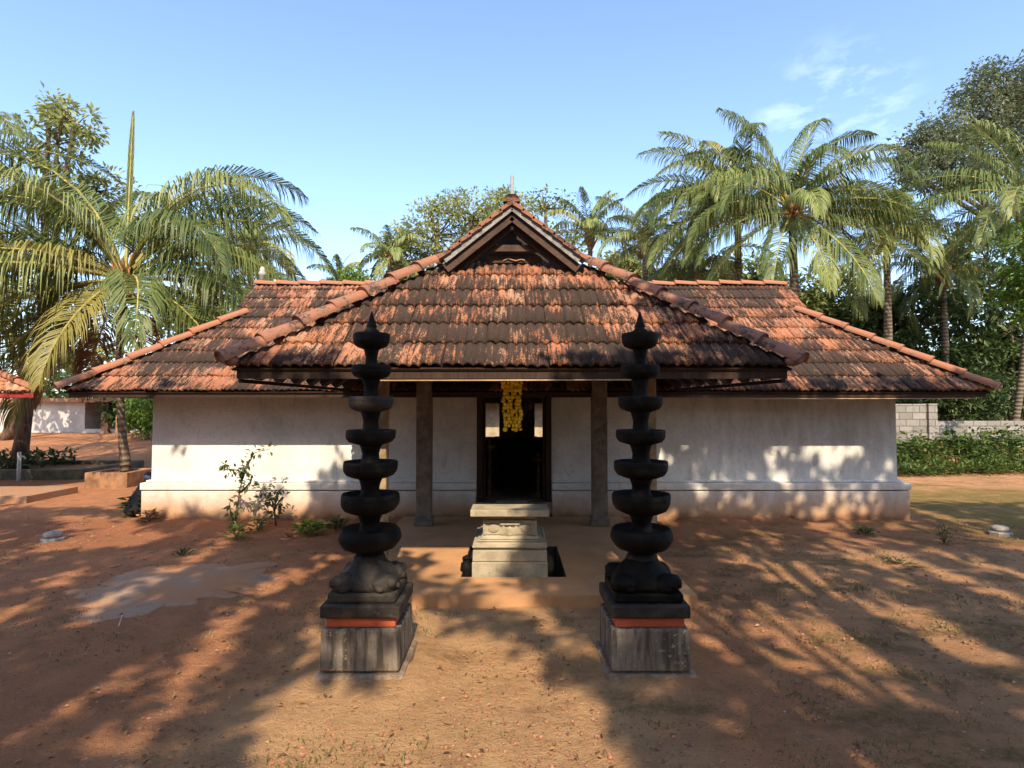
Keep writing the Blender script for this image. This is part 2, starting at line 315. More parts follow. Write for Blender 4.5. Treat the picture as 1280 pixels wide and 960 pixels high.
# ------------------------------------------------------------------ ground
PX0, PX1, PY0, PY1 = -1.5, 1.5, 4.72, 8.0                      # porch floor footprint
WY = 8.19; WX0, WX1 = -5.1, 5.45
def terr(x, y):
    h = .62 * smooth(13.5, 24, y) * smooth(-6, -10, x) + .25 * smooth(24, 60, y)
    return h
def axis(segs):
    out = []
    for a, b, st in segs:
        n = max(1, round((b - a) / st)); out += [a + (b - a) * i / n for i in range(n)]
    return out + [segs[-1][1]]
def build_ground():
    xs = axis([(-500, -60, 40), (-60, -14, 2), (-14, -6, .25), (-6, 6, .06), (6, 14, .25), (14, 60, 2), (60, 500, 40)])
    ys = axis([(-60, 0, 4), (0, 2, .5), (2, 8.1, .06), (8.1, 18, .25), (18, 60, 2), (60, 600, 40)])
    vs = []; fs = []
    for y in ys:
        for x in xs:
            z = terr(x, y) + .02 * noise.noise(Vector((x * .5, y * .5, 1))) + .016 * noise.noise(Vector((x * 2.1, y * 2.1, 4)))
            if abs(x) < 6.2 and 1.9 < y < 8.2: z += .012 * noise.noise(Vector((x * 4.3, y * 4.3, 9))) + .007 * noise.noise(Vector((x * 15, y * 15, 3))) - .012 * max(0, noise.noise(Vector((x * 5.5, y * 3.5, 30))) - .25)
            for c_ in (-.905, .825):
                dd_ = max(abs(x - c_), abs(y - 3.7)); z += .035 * smooth(.62, .26, dd_) * (1 + .8 * noise.noise(Vector((x * 6, y * 6, 44))))
            if WX0 - .2 < x < WX1 + .2: z += .05 * smooth(7.5, 8.1, y) * (1 + noise.noise(Vector((x * 3, y * 3, 50))))
            if PX0 + .12 < x < PX1 - .12 and PY0 + .12 < y < PY1 + .3: z = -.5
            vs.append((x, y, z))
    n = len(xs)
    for j in range(len(ys) - 1):
        for i in range(n - 1): fs.append((j * n + i, j * n + i + 1, (j + 1) * n + i + 1, (j + 1) * n + i))
    g = MB(); g.add(vs, fs); o = g.build('ground', M['ground'], None, True); o['kind'] = 'structure'
build_ground()
def build_pad():
    pts = [(78, 742), (88, 783), (130, 782), (180, 772), (230, 762), (290, 748), (335, 735), (357, 716), (340, 704), (270, 703), (190, 709), (130, 724)]
    g = MB(); top = []; 
    for i, p in enumerate(pts):
        q = pts[(i + 1) % len(pts)]
        for k in range(16):
            t = k / 16; v = G(p[0] + (q[0] - p[0]) * t, p[1] + (q[1] - p[1]) * t); v.x += .10 * noise.noise(v * 3) + .05 * noise.noise(v * 11); v.y += .10 * noise.noise(v * 3 + Vector((5, 5, 5))) + .05 * noise.noise(v * 12); top.append(v)
    n = len(top); c = sum(top, Vector()) / n
    vs = [(v.x, v.y, -.03) for v in top] + [(c.x + (v.x - c.x) * .985, c.y + (v.y - c.y) * .96, .004 + .016 * noise.noise(v * 5)) for v in top] + [(c.x + (v.x - c.x) * .55, c.y + (v.y - c.y) * .55, .03) for v in top] + [(c.x, c.y, .034)]
    fs = []
    for r in range(2):
        for i in range(n): fs.append((r * n + i, r * n + (i + 1) % n, (r + 1) * n + (i + 1) % n, (r + 1) * n + i))
    for i in range(n): fs.append((2 * n + i, 2 * n + (i + 1) % n, 3 * n))
    # make winding face upwards
    g.add(vs, [tuple(reversed(f)) for f in fs]); o = g.build('concrete_pad', M['concrete'], None); o['kind'] = 'structure'
build_pad()
def build_step():
    a = G(48, 626); g = MB(); g.box(a.x - 3.5, a.x, a.y - .25, a.y + .9, -.05, .12)
    o = g.build('pavement', M['concrete'], None, False, .012); o['kind'] = 'structure'
build_step()

# ------------------------------------------------------------------ temple
temple = thing('temple_building', (0, WY, 0), 'low whitewashed temple with a red clay tile roof and a gabled entrance porch', 'temple')
PITCHT = .78
def tiles(name, O, u, s, u0, u1, vlen, clips, mat, W=.165, E=.318, seed=1):
    """rows of interlocking roof tiles on the plane O + u*U + s*V, cut by the planes in clips"""
    rg = random.Random(seed); O = Vector(O); u = Vector(u).normalized(); s = Vector(s).normalized(); n = u.cross(s).normalized()
    if n.z < 0: n = -n
    bm = bmesh.new(); uvl = bm.loops.layers.uv.new('uv'); l1 = bm.faces.layers.float.new('rnd'); l2 = bm.faces.layers.float.new('rnd2')
    ts = [0, .1, .22, .34, .44, .5, .6, .72, .84, .94, 1.0]; hs = [.004, .019, .026, .018, .004, .000, .016, .022, .015, .003, .002]
    rows = math.ceil(vlen / E); cols = math.ceil((u1 - u0) / W)
    for r in range(rows):
        for c in range(cols):
            a = u0 + c * W + rg.uniform(-.005, .005); v0 = r * E + rg.uniform(-.009, .009); v1 = min((r + 1) * E + .03, vlen + .02)
            lift = .030 + rg.uniform(-.005, .007); tw = rg.uniform(-.006, .006); r1 = rg.random(); r2 = rg.random()
            lo = []; hi = []; lp = []
            for t, h in zip(ts, hs):
                uu = a + t * W * 1.0
                lo.append((uu, v0, h + lift + tw * (t - .5))); hi.append((uu, v1, h)); lp.append((uu, v0 + .004, h + lift - .026))
            def mk(q): return bm.verts.new(O + u * q[0] + s * q[1] + n * q[2])
            A = [mk(q) for q in lo]; B = [mk(q) for q in hi]; Cc = [mk(q) for q in lp]
            for i in range(len(ts) - 1):
                for q, uvq in (((A[i], A[i + 1], B[i + 1], B[i]), (lo[i], lo[i + 1], hi[i + 1], hi[i])), ((Cc[i], Cc[i + 1], A[i + 1], A[i]), (lp[i], lp[i + 1], lo[i + 1], lo[i]))):
                    f = bm.faces.new(q); f[l1] = r1; f[l2] = r2; f.smooth = True
                    for lpv, w3 in zip(f.loops, uvq): lpv[uvl].uv = (w3[0] + seed * 7.3, w3[1])
    for co, no in clips:
        bmesh.ops.bisect_plane(bm, geom=bm.verts[:] + bm.edges[:] + bm.faces[:], plane_co=co, plane_no=no, clear_outer=True)
    # a dark under-sheet closes the plane from below
    me = bpy.data.meshes.new(name); 
    off = temple.location if mat is not None else Vector()
    return bm, me
def finish_tiles(bm, me, name, mat, parent):
    off = parent_loc(parent)
    for v in bm.verts: v.co -= off
    bm.to_mesh(me); bm.free(); me.materials.append(mat)
    o = bpy.data.objects.new(name, me); COL.objects.link(o); o.parent = parent; return o
def slab_poly(pts, th, name, mat, parent):
    """thin boarding under a roof plane"""
    n = (Vector(pts[1]) - Vector(pts[0])).cross(Vector(pts[2]) - Vector(pts[0])).normalized()
    if n.z > 0: n = -n
    k = len(pts); vs = [tuple(Vector(p) + n * .012) for p in pts] + [tuple(Vector(p) + n * (.012 + th)) for p in pts]
    fs = [tuple(range(k)), tuple(range(2 * k - 1, k - 1, -1))] + [(i, (i + 1) % k, k + (i + 1) % k, k + i) for i in range(k)]
    g = MB(); g.add(vs, fs); return g.build(name, mat, parent)
def caps(name, p0, p1, rad, mat, parent, piece=.4, seed=3, up=.02):
    rg = random.Random(seed); p0 = Vector(p0); p1 = Vector(p1); t = (p1 - p0).normalized(); Lh = (p1 - p0).length
    sd = t.cross(Vector((0, 0, 1))).normalized(); n = sd.cross(t).normalized(); g = MB(); k = max(1, round(Lh / piece)); st = Lh / k
    for i in range(k):
        a = p0 + t * (i * st - .035); jx = rg.uniform(-.008, .008); jz = rg.uniform(-.004, .008)
        secs = [(0, rad * 1.10), (.03, rad * 1.12), (.055, rad * 1.02), (st + .03, rad * .93)]
        vs = []; fs = []; m = 11
        for d, r in secs:
            for q in range(m):
                an = math.pi * (-.08 + 1.16 * q / (m - 1)); vs.append(tuple(a + t * d + sd * (math.cos(an) * r + jx) + n * (math.sin(an) * r * .72 + up + jz + (.014 if d < .06 else .0) - d * .02)))
        for j in range(3):
            for q in range(m - 1): fs.append((j * m + q, j * m + q + 1, (j + 1) * m + q + 1, (j + 1) * m + q))
        fs.append(tuple(range(m)))
        g.add(vs, fs)
    return g.build(name, mat, parent, True)

# main roof geometry
EY, EZ, EX0, EX1 = 7.45, 1.81, -5.8, 6.2
RY = 9.85; RZ = EZ + (RY - EY) * PITCHT; BY = RY + (RY - EY)
VX0, VX1 = -4.3, 4.63
up_f = Vector((0, 1, PITCHT)).normalized(); VL = (RY - EY) * math.sqrt(1 + PITCHT ** 2)
def hipclip(cx, cy, sx, keep_front, sy=1):
    # vertical 45-degree plane through an eave corner; outer half goes away
    d = Vector((sx, sy, 0)).normalized(); nrm = Vector((d.y, -d.x, 0))
    test = Vector(keep_front) - Vector((cx, cy, 0))
    if nrm.dot(test) > 0: nrm = -nrm
    return (Vector((cx, cy, 0)), nrm)
mid = (0, EY, 0); midb = (0, BY, 0)
def wingclip(bm_name): pass
# the front slope is cut in two steps: gable verge above the hip start, hip below it -> union of two clipped meshes
def front_slope(name, O, u, s, keep, ey, sgn, mat, seed):
    lo, me = tiles(name, O, u, s, EX0 - .1, EX1 + .1, VL, [hipclip(EX0, ey, 1, keep, sgn), hipclip(EX1, ey, -1, keep, sgn)], mat, seed=seed)
    # cut away what lies beyond the hip is done; now drop the part past the verges too
    hi, me2 = tiles(name, O, u, s, EX0 - .1, EX1 + .1, VL, [], mat, seed=seed)
    for co, no in [(Vector((VX0 - .1, 0, 0)), Vector((-1, 0, 0))), (Vector((VX1 + .1, 0, 0)), Vector((1, 0, 0)))]:
        bmesh.ops.bisect_plane(hi, geom=hi.verts[:] + hi.edges[:] + hi.faces[:], plane_co=co, plane_no=no, clear_outer=True)
    zc = EZ + 1.5 * PITCHT
    for b_, no in ((lo, Vector((0, 0, 1))), (hi, Vector((0, 0, -1)))):
        bmesh.ops.bisect_plane(b_, geom=b_.verts[:] + b_.edges[:] + b_.faces[:], plane_co=Vector((0, 0, zc)), plane_no=no, clear_outer=True)
    tmp = bpy.data.meshes.new('t'); hi.to_mesh(tmp); hi.free(); lo.from_mesh(tmp); bpy.data.meshes.remove(tmp); bpy.data.meshes.remove(me2)
    return finish_tiles(lo, me, name, mat, temple)
roof = front_slope('roof', (0, EY, EZ), (1, 0, 0), up_f, mid, EY, 1, M['tile'], 11)
tag(roof, 'front slope of the main roof in stained orange clay tiles')
front_slope('rear_roof_slope', (0, BY, EZ), (1, 0, 0), Vector((0, -1, PITCHT)), midb, BY, -1, M['tile'], 12)
for nm, ex, dx, sd in (('hip_roof_slope', EX0, 1, 13), ('hip_roof_slope', EX1, -1, 14)):
    s_ = Vector((dx, 0, PITCHT)).normalized(); run = abs((VX0 if dx > 0 else VX1) - ex)
    bm_, me_ = tiles(nm, (ex, 0, EZ), (0, 1, 0), s_, EY - .1, BY + .1, run * math.sqrt(1 + PITCHT ** 2),
                     [hipclip(ex, EY, dx, (ex, RY, 0), 1), hipclip(ex, BY, dx, (ex, RY, 0), -1)], M['tile'], seed=sd)
    finish_tiles(bm_, me_, nm, M['tile'], temple)
zt = EZ + 1.5 * PITCHT
slab_poly([(EX0, EY, EZ), (EX1, EY, EZ), (VX1, EY + 1.57, EZ + 1.57 * PITCHT), (VX1, RY, RZ), (VX0, RY, RZ), (VX0, EY + 1.5, zt)], .02, 'roof_boarding', M['wood'], temple)
slab_poly([(EX0, BY, EZ), (EX1, BY, EZ), (VX1, BY - 1.57, EZ + 1.57 * PITCHT), (VX1, RY, RZ), (VX0, RY, RZ), (VX0, BY - 1.5, zt)], .02, 'roof_boarding', M['wood'], temple)
for ex, vx in ((EX0, VX0), (EX1, VX1)):
    r_ = abs(vx - ex); z_ = EZ + r_ * PITCHT
    slab_poly([(ex, EY, EZ), (ex, BY, EZ), (vx, BY - r_, z_), (vx, EY + r_, z_)], .02, 'roof_boarding', M['wood'], temple)
    g = MB(); k = .02 if vx > 0 else -.02
    g.add([(vx - k, EY + r_, z_ - .02), (vx - k, BY - r_, z_ - .02), (vx - k, RY, RZ - .02), (vx - 3 * k, EY + r_, z_ - .02), (vx - 3 * k, BY - r_, z_ - .02), (vx - 3 * k, RY, RZ - .02)],
          [(0, 1, 2), (5, 4, 3), (0, 3, 4, 1), (1, 4, 5, 2), (2, 5, 3, 0)]); g.build('gable_end', M['brownboard'], temple)
caps('ridge_cap', (VX0 - .08, RY, RZ + .005), (VX1 + .08, RY, RZ + .005), .08, M['cap'], temple, .38, 21)
for sx, ex, vx in ((1, EX0, VX0), (-1, EX1, VX1)):
    r_ = abs(vx - ex) + .12
    caps('hip_cap', (ex - sx * .02, EY - .02, EZ + .03), (ex + sx * r_, EY + r_, EZ + r_ * PITCHT + .03), .09, M['cap'], temple, .42, 22 + sx)
    caps('hip_cap', (ex - sx * .02, BY + .02, EZ + .03), (ex + sx * r_, BY - r_, EZ + r_ * PITCHT + .03), .09, M['cap'], temple, .42, 25 + sx)
g = MB(); g.lathe([(.035, 0), (.035, .1), (.06, .12), (.065, .16), (.04, .2), (.045, .23), (.02, .27)], (VX0, RY, RZ + .06), 14)
tag(g.build('roof_finial', M['farwhite'], temple, True), 'small pale finial on the left end of the main ridge')

# walls
def build_walls():
    DX0, DX1, DZ = -.50, .56, 2.35
    g = MB()
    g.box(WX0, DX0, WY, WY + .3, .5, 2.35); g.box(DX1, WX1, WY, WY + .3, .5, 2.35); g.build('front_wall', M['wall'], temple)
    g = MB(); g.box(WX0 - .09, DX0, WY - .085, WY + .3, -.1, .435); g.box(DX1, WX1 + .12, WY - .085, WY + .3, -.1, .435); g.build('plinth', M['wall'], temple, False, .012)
    g = MB(); g.box(WX0 - .105, DX0, WY - .098, WY + .28, .447, .545); g.box(DX1, WX1 + .135, WY - .098, WY + .28, .447, .545); 
    g.box(WX0 - .05, DX0, WY - .05, WY + .27, .548, .578); g.box(DX1, WX1 + .06, WY - .05, WY + .27, .548, .578)
    g.build('wall_ledge', M['wall'], temple, False, .01)
    for x0, x1 in ((WX0, WX0 + .3), (WX1 - .3, WX1)):
        g = MB(); g.box(x0, x1, WY + .303, 11.2, -.1, 2.35); g.build('side_wall', M['wall'], temple)
    g = MB(); y0, y1 = 11.203, 11.5
    g.box(WX0, WX1, y0, y1, -.1, 1.0); g.box(WX0, -.95, y0, y1, 1.0, 1.66); g.box(-.25, .44, y0, y1, 1.0, 1.66); g.box(.95, WX1, y0, y1, 1.0, 1.66); g.box(WX0, WX1, y0, y1, 1.66, 2.35)
    g.build('rear_wall', M['interior'], temple)
    for x in (-1.3, 1.36):
        g = MB(); g.box(x - .08, x + .08, WY + .303, 11.2, 0, 2.35); g.build('passage_wall', M['interior'], temple)
    g = MB(); g.box(-1.2, 1.27, WY + .31, 11.2, -.05, .17); g.build('passage_floor', M['interior'], temple)
    # door frame and sill
    g = MB(); g.box(DX0 + .002, DX0 + .085, WY - .03, WY + .2, .28, 2.3); g.box(DX1 - .085, DX1 - .002, WY - .03, WY + .2, .28, 2.3); g.box(DX0 + .087, DX1 - .087, WY - .03, WY + .2, 2.1, 2.3)
    g.box(DX0 + .087, DX0 + .12, WY + .03, WY + .17, .28, 2.1); g.box(DX1 - .12, DX1 - .087, WY + .03, WY + .17, .28, 2.1)
    fr = g.build('door_frame', M['wood'], temple, False, .006)
    g = MB(); g.box(DX0 + .004, DX1 - .004, WY - .10, WY + .3, .1, .277); g.build('door_sill', M['sill'], temple, False, .012)
    g = MB(); g.box(-.22, .26, WY - .28, WY - .105, .1, .33); g.build('door_step', M['sill'], temple, False, .02)
    for sx, x in ((1, DX0 + .02), (-1, DX1 - .02)):
        g = MB(); g.box(min(x, x + sx * .045), max(x, x + sx * .045), WY + .31, WY + .72, .20, 2.08)
        for z in (.5, 1.0, 1.5): g.box(min(x + sx * .046, x + sx * .06), max(x + sx * .046, x + sx * .06), WY + .33, WY + .7, z, z + .05)
        g.build('door_leaf', M['wood'], temple, False, .004)
build_walls()
# porch floor with the pit
AX0, AX1, AY0, AY1 = -.46, .49, 5.22, 6.36
g = MB(); g.box(PX0, AX0, PY0, PY1, -.4, .1); g.box(AX1, PX1, PY0, PY1, -.4, .1); g.box(AX0, AX1, PY0, AY0, -.4, .1); g.box(AX0, AX1, AY1, PY1, -.4, .1)
g.build('porch_floor', M['floor'], temple)
g = MB(); g.box(AX0 - .05, AX1 + .05, AY0 - .05, AY1 + .05, -.44, -.25); g.build('pit_bottom', M['pit'], temple)  # near-black floor paints in the shade of the pit
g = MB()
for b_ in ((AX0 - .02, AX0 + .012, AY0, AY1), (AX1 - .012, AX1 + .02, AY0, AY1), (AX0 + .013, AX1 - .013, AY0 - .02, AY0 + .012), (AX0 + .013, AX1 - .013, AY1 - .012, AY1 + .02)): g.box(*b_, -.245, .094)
g.build('pit_shade_sides', M['pit'], temple)  # thin near-black sheets added to paint shade onto the pit sides
# pillars
for x, y, wd, m_, lb in ((-1.13, 7.46, .19, 'pillar', 'rear left stone porch pillar'), (1.125, 7.46, .19, 'pillar', 'rear right stone porch pillar'), (-1.16, 5.12, .12, 'postwood', 'front left pale porch post'), (1.21, 5.12, .12, 'postwood', 'front right pale porch post')):
    g = MB(); h = wd / 2; g.box(x - h, x + h, y - h, y + h, .1, 1.93 if y < 6 else 2.2)
    if y > 6: g.box(x - h * 1.25, x + h * 1.25, y - h * 1.25, y + h * 1.25, .101, .2)
    tag(g.build('pillar', M[m_], temple, False, .012), lb)

# porch roof
QY, QZ, QX = 4.41, 1.93, 2.155
GY = 5.89; GH = QX - (GY - QY); GZ = QZ + (GY - QY) * PITCHT; QRZ = QZ + QX * PITCHT
bm_, me_ = tiles('porch_roof', (0, QY, QZ), (1, 0, 0), up_f, -QX - .2, QX + .2, (GY - QY) * math.sqrt(1 + PITCHT ** 2) + .02, [hipclip(-QX, QY, 1, (0, QY, 0)), hipclip(QX, QY, -1, (0, QY, 0))], M['porchtile'], seed=31)
pr = finish_tiles(bm_, me_, 'porch_roof', M['porchtile'], temple); tag(pr, 'front slope of the porch roof, tiles heavily blackened')
for sx in (-1, 1):
    s_ = Vector((-sx, 0, PITCHT)).normalized()
    vy = RY - (RZ - QZ) / PITCHT            # where the porch eave meets the main slope
    d = Vector((-sx, 1, 0)).normalized(); nrm = Vector((d.y, -d.x, 0)); 
    if nrm.dot(Vector((0, -1, 0))) > 0: nrm = -nrm
    bm_, me_ = tiles('porch_side_slope', (sx * QX, 0, QZ), (0, 1, 0), s_, QY - .1, 9.8, QX * math.sqrt(1 + PITCHT ** 2),
                     [hipclip(sx * QX, QY, -sx, (sx * QX, 7, 0)), (Vector((sx * QX, vy, 0)), nrm)], M['porchtile'], seed=33 + sx)
    # below the gablet the side slope starts at the hip; above it, at the gable face
    bmesh.ops.bisect_plane(bm_, geom=bm_.verts[:] + bm_.edges[:] + bm_.faces[:], plane_co=Vector((0, 5.62, 0)), plane_no=Vector((0, -1, 0)), clear_outer=False)
    kill = [f for f in bm_.faces if f.calc_center_median().y < 5.60 and f.calc_center_median().z > GZ]
    bmesh.ops.delete(bm_, geom=kill, context='FACES')
    finish_tiles(bm_, me_, 'porch_side_slope', M['porchtile'], temple)
    slab_poly([(sx * QX, QY, QZ), (sx * QX, vy, QZ), (0, RY - (RZ - QRZ) / PITCHT, QRZ), (0, GY, QRZ), (sx * GH, GY, GZ)], .018, 'roof_boarding', M['wood'], temple)
    caps('hip_cap', (sx * (QX + .02), QY - .02, QZ + .04), (sx * (GH + .02), GY - .02, GZ + .05), .088, M['porchcap'], temple, .36, 41 + sx)
    # curled end tile on the corner
    g = MB(); c_ = Vector((sx * (QX + .0), QY - .02, QZ + .06)); g.ball(c_, (.07, .07, .05), 12, 8, 0, Matrix.Rotation(sx * R(-20), 3, 'Y'), .15); g.build('hip_end_tile', M['porchcap'], temple, True)
slab_poly([(-QX, QY, QZ), (QX, QY, QZ), (GH, GY, GZ), (-GH, GY, GZ)], .018, 'roof_boarding', M['wood'], temple)
caps('ridge_cap', (0, 5.6, QRZ + .0), (0, 9.6, QRZ + .0), .075, M['porchcap'], temple, .4, 47)
def build_gable():
    yb = 5.58; hw = .66; z0 = QRZ - hw * PITCHT - .05; za = QRZ - .04
    for sx in (-1, 1):
        g = MB(); g.bar((sx * .005, yb, za), (sx * hw, yb, z0 + .005), .058, .02, 0, (0, 1, 0)); g.build('bargeboard', M['barge'], temple)
        g = MB(); g.bar((sx * .0, yb + .04, za - .075), (sx * (hw - .01), yb + .04, z0 - .07), .085, .03, 0, (0, 1, 0)); g.build('gable_board', M['brownboard'], temple)
        g = MB(); g.bar((sx * .02, yb + .13, za - .16), (sx * (hw - .10), yb + .13, z0 - .07), .075, .05, 0, (0, 1, 0)); g.build('gable_rafter', M['wood'], temple)
        # verge tiles carried by the bargeboard
        g = MB()
        for i in range(7):
            t0 = i / 7; t1 = (i + 1) / 7 + .03
            a = Vector((sx * hw * t0 * 1.06, yb + .06, QRZ + .005 - hw * t0 * 1.06 * PITCHT)); b_ = Vector((sx * hw * t1 * 1.06, yb + .06, QRZ + .022 - hw * t1 * 1.06 * PITCHT))
            g.bar(a, b_, .035, .2, 0, (0, 1, 0))
        g.build('verge_tile', M['porchcap'], temple)
    g = MB(); g.box(-.40, .40, yb + .16, yb + .22, GZ + .10, GZ + .165); g.build('gable_crossbeam', M['brownboard'], temple)
    g = MB(); g.box(-.26, .28, yb + .24, yb + .26, GZ + .005, GZ + .07); g.build('carved_panel', M['brownboard'], temple)
    g = MB(); g.tube([(-.09, yb + .235, GZ + .02), (-.04, yb + .23, GZ + .045), (0, yb + .23, GZ + .03), (.04, yb + .23, GZ + .02), (.09, yb + .23, GZ + .035), (.13, yb + .23, GZ + .025)], .008, 6); g.build('carving', M['postbrown'], temple)
    g = MB(); g.add([(-.6, GY + .08, GZ - .05), (.6, GY + .08, GZ - .05), (0, GY + .08, QRZ - .05), (-.6, GY + .11, GZ - .05), (.6, GY + .11, GZ - .05), (0, GY + .11, QRZ - .05)], [(0, 1, 2), (5, 4, 3), (0, 3, 4, 1), (1, 4, 5, 2), (2, 5, 3, 0)]); g.build('gable_shade_panel', M['darkopen'], temple)  # near-black sheet paints in the shade inside the gable
    g = MB(); g.ball((0, yb + .1, za - .17), (.022, .02, .022)); g.build('gable_boss', M['metal'], temple, True)
    g = MB(); g.lathe([(.03, 0), (.03, .04), (.016, .06), (.016, .235), (.007, .25)], (0, yb + .02, QRZ + .05), 10); g.build('ridge_spike', M['metal'], temple, True)
build_gable()
def build_eaves():
    g = MB(); g.box(-QX + .03, QX - .03, QY + .03, QY + .055, QZ - .085, QZ - .012); g.build('eave_board', M['wood'], temple)
    g = MB(); g.box(-QX + .1, QX - .1, QY + .3, QY + .4, QZ - .04, QZ + .06); g.build('wall_plate', M['wood'], temple)
    for sx in (-1, 1):
        g = MB(); g.box(min(sx * (QX - .03), sx * (QX - .06)), max(sx * (QX - .03), sx * (QX - .06)), QY + .06, 7.45, QZ - .115, QZ - .085); g.build('eave_board', M['wood'], temple)
        g = MB(); x = sx * 1.17; g.box(x - .05, x + .05, QY + .42, WY - .01, QZ - .0, QZ + .13); g.build('porch_beam', M['wood'], temple)
    src = None
    g = MB(); g.box(-1.25, 1.3, 5.07, 5.17, 1.935, 2.03); g.build('porch_beam', M['wood'], temple)
    def rafter(a, b, wd, ht):
        g = MB(); g.bar(a, b, wd, ht); g.build('rafter', M['wood'], temple)
    n = 7
    for i in range(n):
        x = -1.75 + 3.5 * i / (n - 1); r_ = min(QX - abs(x), GY - QY) - .05
        rafter((x, QY + .06, QZ - .055 + .05), (x, QY + r_, QZ + r_ * PITCHT - .055), .045, .06)
    for sx in (-1, 1):
        for i in range(7):
            y = QY + .35 + .42 * i; d_ = min(y - QY, 1.4)
            rafter((sx * (QX - .04), y, QZ - .06), (sx * (QX - .04 - d_), y, QZ - .06 + d_ * PITCHT), .16, .06)
    g = MB(); g.box(EX0 + .04, EX1 - .04, EY + .035, EY + .055, EZ - .075, EZ - .012); g.build('eave_board', M['wood'], temple)
    for sx, ex in ((1, EX0), (-1, EX1)):
        g = MB(); g.box(min(ex + sx * .03, ex + sx * .05), max(ex + sx * .03, ex + sx * .05), EY + .06, BY - .06, EZ - .07, EZ - .012); g.build('eave_board', M['wood'], temple)
    x = EX0 + .5
    while x < EX1 - .3:
        if not (-2.0 < x < 2.0): rafter((x, EY + .08, EZ - .05 + .02), (x, WY + .1, EZ - .05 + .75 * PITCHT), .05, .07)
        x += .6
    g = MB(); g.tube([(-1.05, QY + .02, QZ - .10), (0, QY + .02, QZ - .098), (1.02, QY + .02, QZ - .094)], .006, 8); tag(g.build('conduit', M['pipe'], temple, True), 'thin pale rod under the porch eave')
    g = MB(); g.tube([(3.1, EY + .05, EZ - .092), (4.6, EY + .05, EZ - .09), (6.0, EY + .05, EZ - .085)], .007, 8); tag(g.build('conduit', M['pipe'], temple, True), 'thin pale rod under the right main eave')
build_eaves()

# inner shrine across the courtyard, seen through the doorway
sh = thing('inner_shrine', (0, 16, 0), 'cream walled inner shrine seen through the doorway across the courtyard', 'shrine')
g = MB(); g.box(-2.4, 2.4, 14.8, 18, -.1, 2.04); g.build('wall', M['cream'], sh)
g = MB(); g.add([(-3.4, 13.75, 2.05), (3.4, 13.75, 2.05), (3.4, 19, 2.05), (-3.4, 19, 2.05), (0, 16.4, 3.9)], [(3, 2, 1, 0), (0, 1, 4), (1, 2, 4), (2, 3, 4), (3, 0, 4)]); g.build('roof', M['cap'], sh)
g = MB(); g.box(-2.6, 2.6, 14.6, 14.79, -.1, .5); g.build('plinth', M['sill'], sh)

# things in the passage
t = thing('offering_table', (.05, 10.4, .17), 'black draped offering table standing in the dark passage behind the door', 'table')
g = MB(); g.box(-.32, .46, 10.1, 10.75, 1.0, 1.05); g.build('tabletop', M['pit'], t, False, .008)
g = MB(); g.box(-.26, .40, 10.15, 10.7, .173, .997); g.build('drape', M['pit'], t)
for i, (x, hgt, lab) in enumerate(((-.16, .20, 'bronze oil lamp at the left end of the offering table'), (.03, .15, 'short bronze oil lamp in the middle of the offering table'), (.34, .24, 'tallest bronze oil lamp, at the right end of the offering table'))):
    g = MB(); g.lathe([(.05, 0), (.05, .012), (.018, .03), (.014, hgt * .6), (.03, hgt * .63), (.014, hgt * .68), (.014, hgt * .8), (.062, hgt * .86), (.066, hgt * .92), (.012, hgt * .93), (.004, hgt)], (x, 10.3, 1.052), 18)
    tag(g.build('oil_lamp', M['bronze'], None, True), lab, 'oil lamp', 'bronze lamps on the offering table')
g = MB(); g.lathe([(.05, 0), (.046, .1), (.02, .14), (.02, .16)], (.17, 10.25, 1.052), 14); tag(g.build('offering_bottle', M['redcloth'], None, True), 'small reddish bottle among the lamps on the offering table', 'bottle')
for px, hh, lab in ((612, .95, 'tall brass standing lamp just inside the door at the left'), (673, .72, 'shorter brass standing lamp just inside the door at the right')):
    q = P(px, 560, 9.1); g = MB(); g.lathe([(.12, 0), (.12, .02), (.07, .05), (.03, .08), (.022, hh * .45), (.04, hh * .48), (.022, hh * .52), (.02, hh * .78), (.03, hh * .8), (.10, hh * .84), (.105, hh * .88), (.03, hh * .89), (.02, hh * .94), (.004, hh)], (q.x, 9.1, .172), 24)
    tag(g.build('standing_lamp', M['brass'], None, True), lab, 'oil lamp', 'brass standing lamps inside the door')
bell = thing('hanging_bell', (.31, 9.9, 1.5), 'small pale bell hanging inside the doorway', 'bell')
g = MB(); g.lathe([(.062, 0), (.058, .012), (.04, .04), (.034, .075), (.012, .095), (.010, .115)], (.31, 9.9, 1.55), 18); g.build('bell_body', M['paper'], bell, True)
g = MB(); g.tube([(.31, 9.9, 1.665), (.31, 9.9, 2.6)], .005, 6); g.build('bell_cord', M['metal'], bell)
gar = MB(); rg = random.Random(5)
for k in range(5):
    x = -.066 + .034 * k; z = 2.02; zend = 1.42 + rg.uniform(-.035, .035)
    while z > zend:
        gar.ball((x + rg.uniform(-.012, .012), 5.03 + rg.uniform(-.02, .02), z), .024 * rg.uniform(.65, 1.25), 7, 4, 0, None, .3, rg.uniform(.05, 1)); z -= .031
tag(gar.build('flower_garland', M['flower'], None, True), 'yellow marigold garland hanging from the porch beam before the doorway', 'garland')

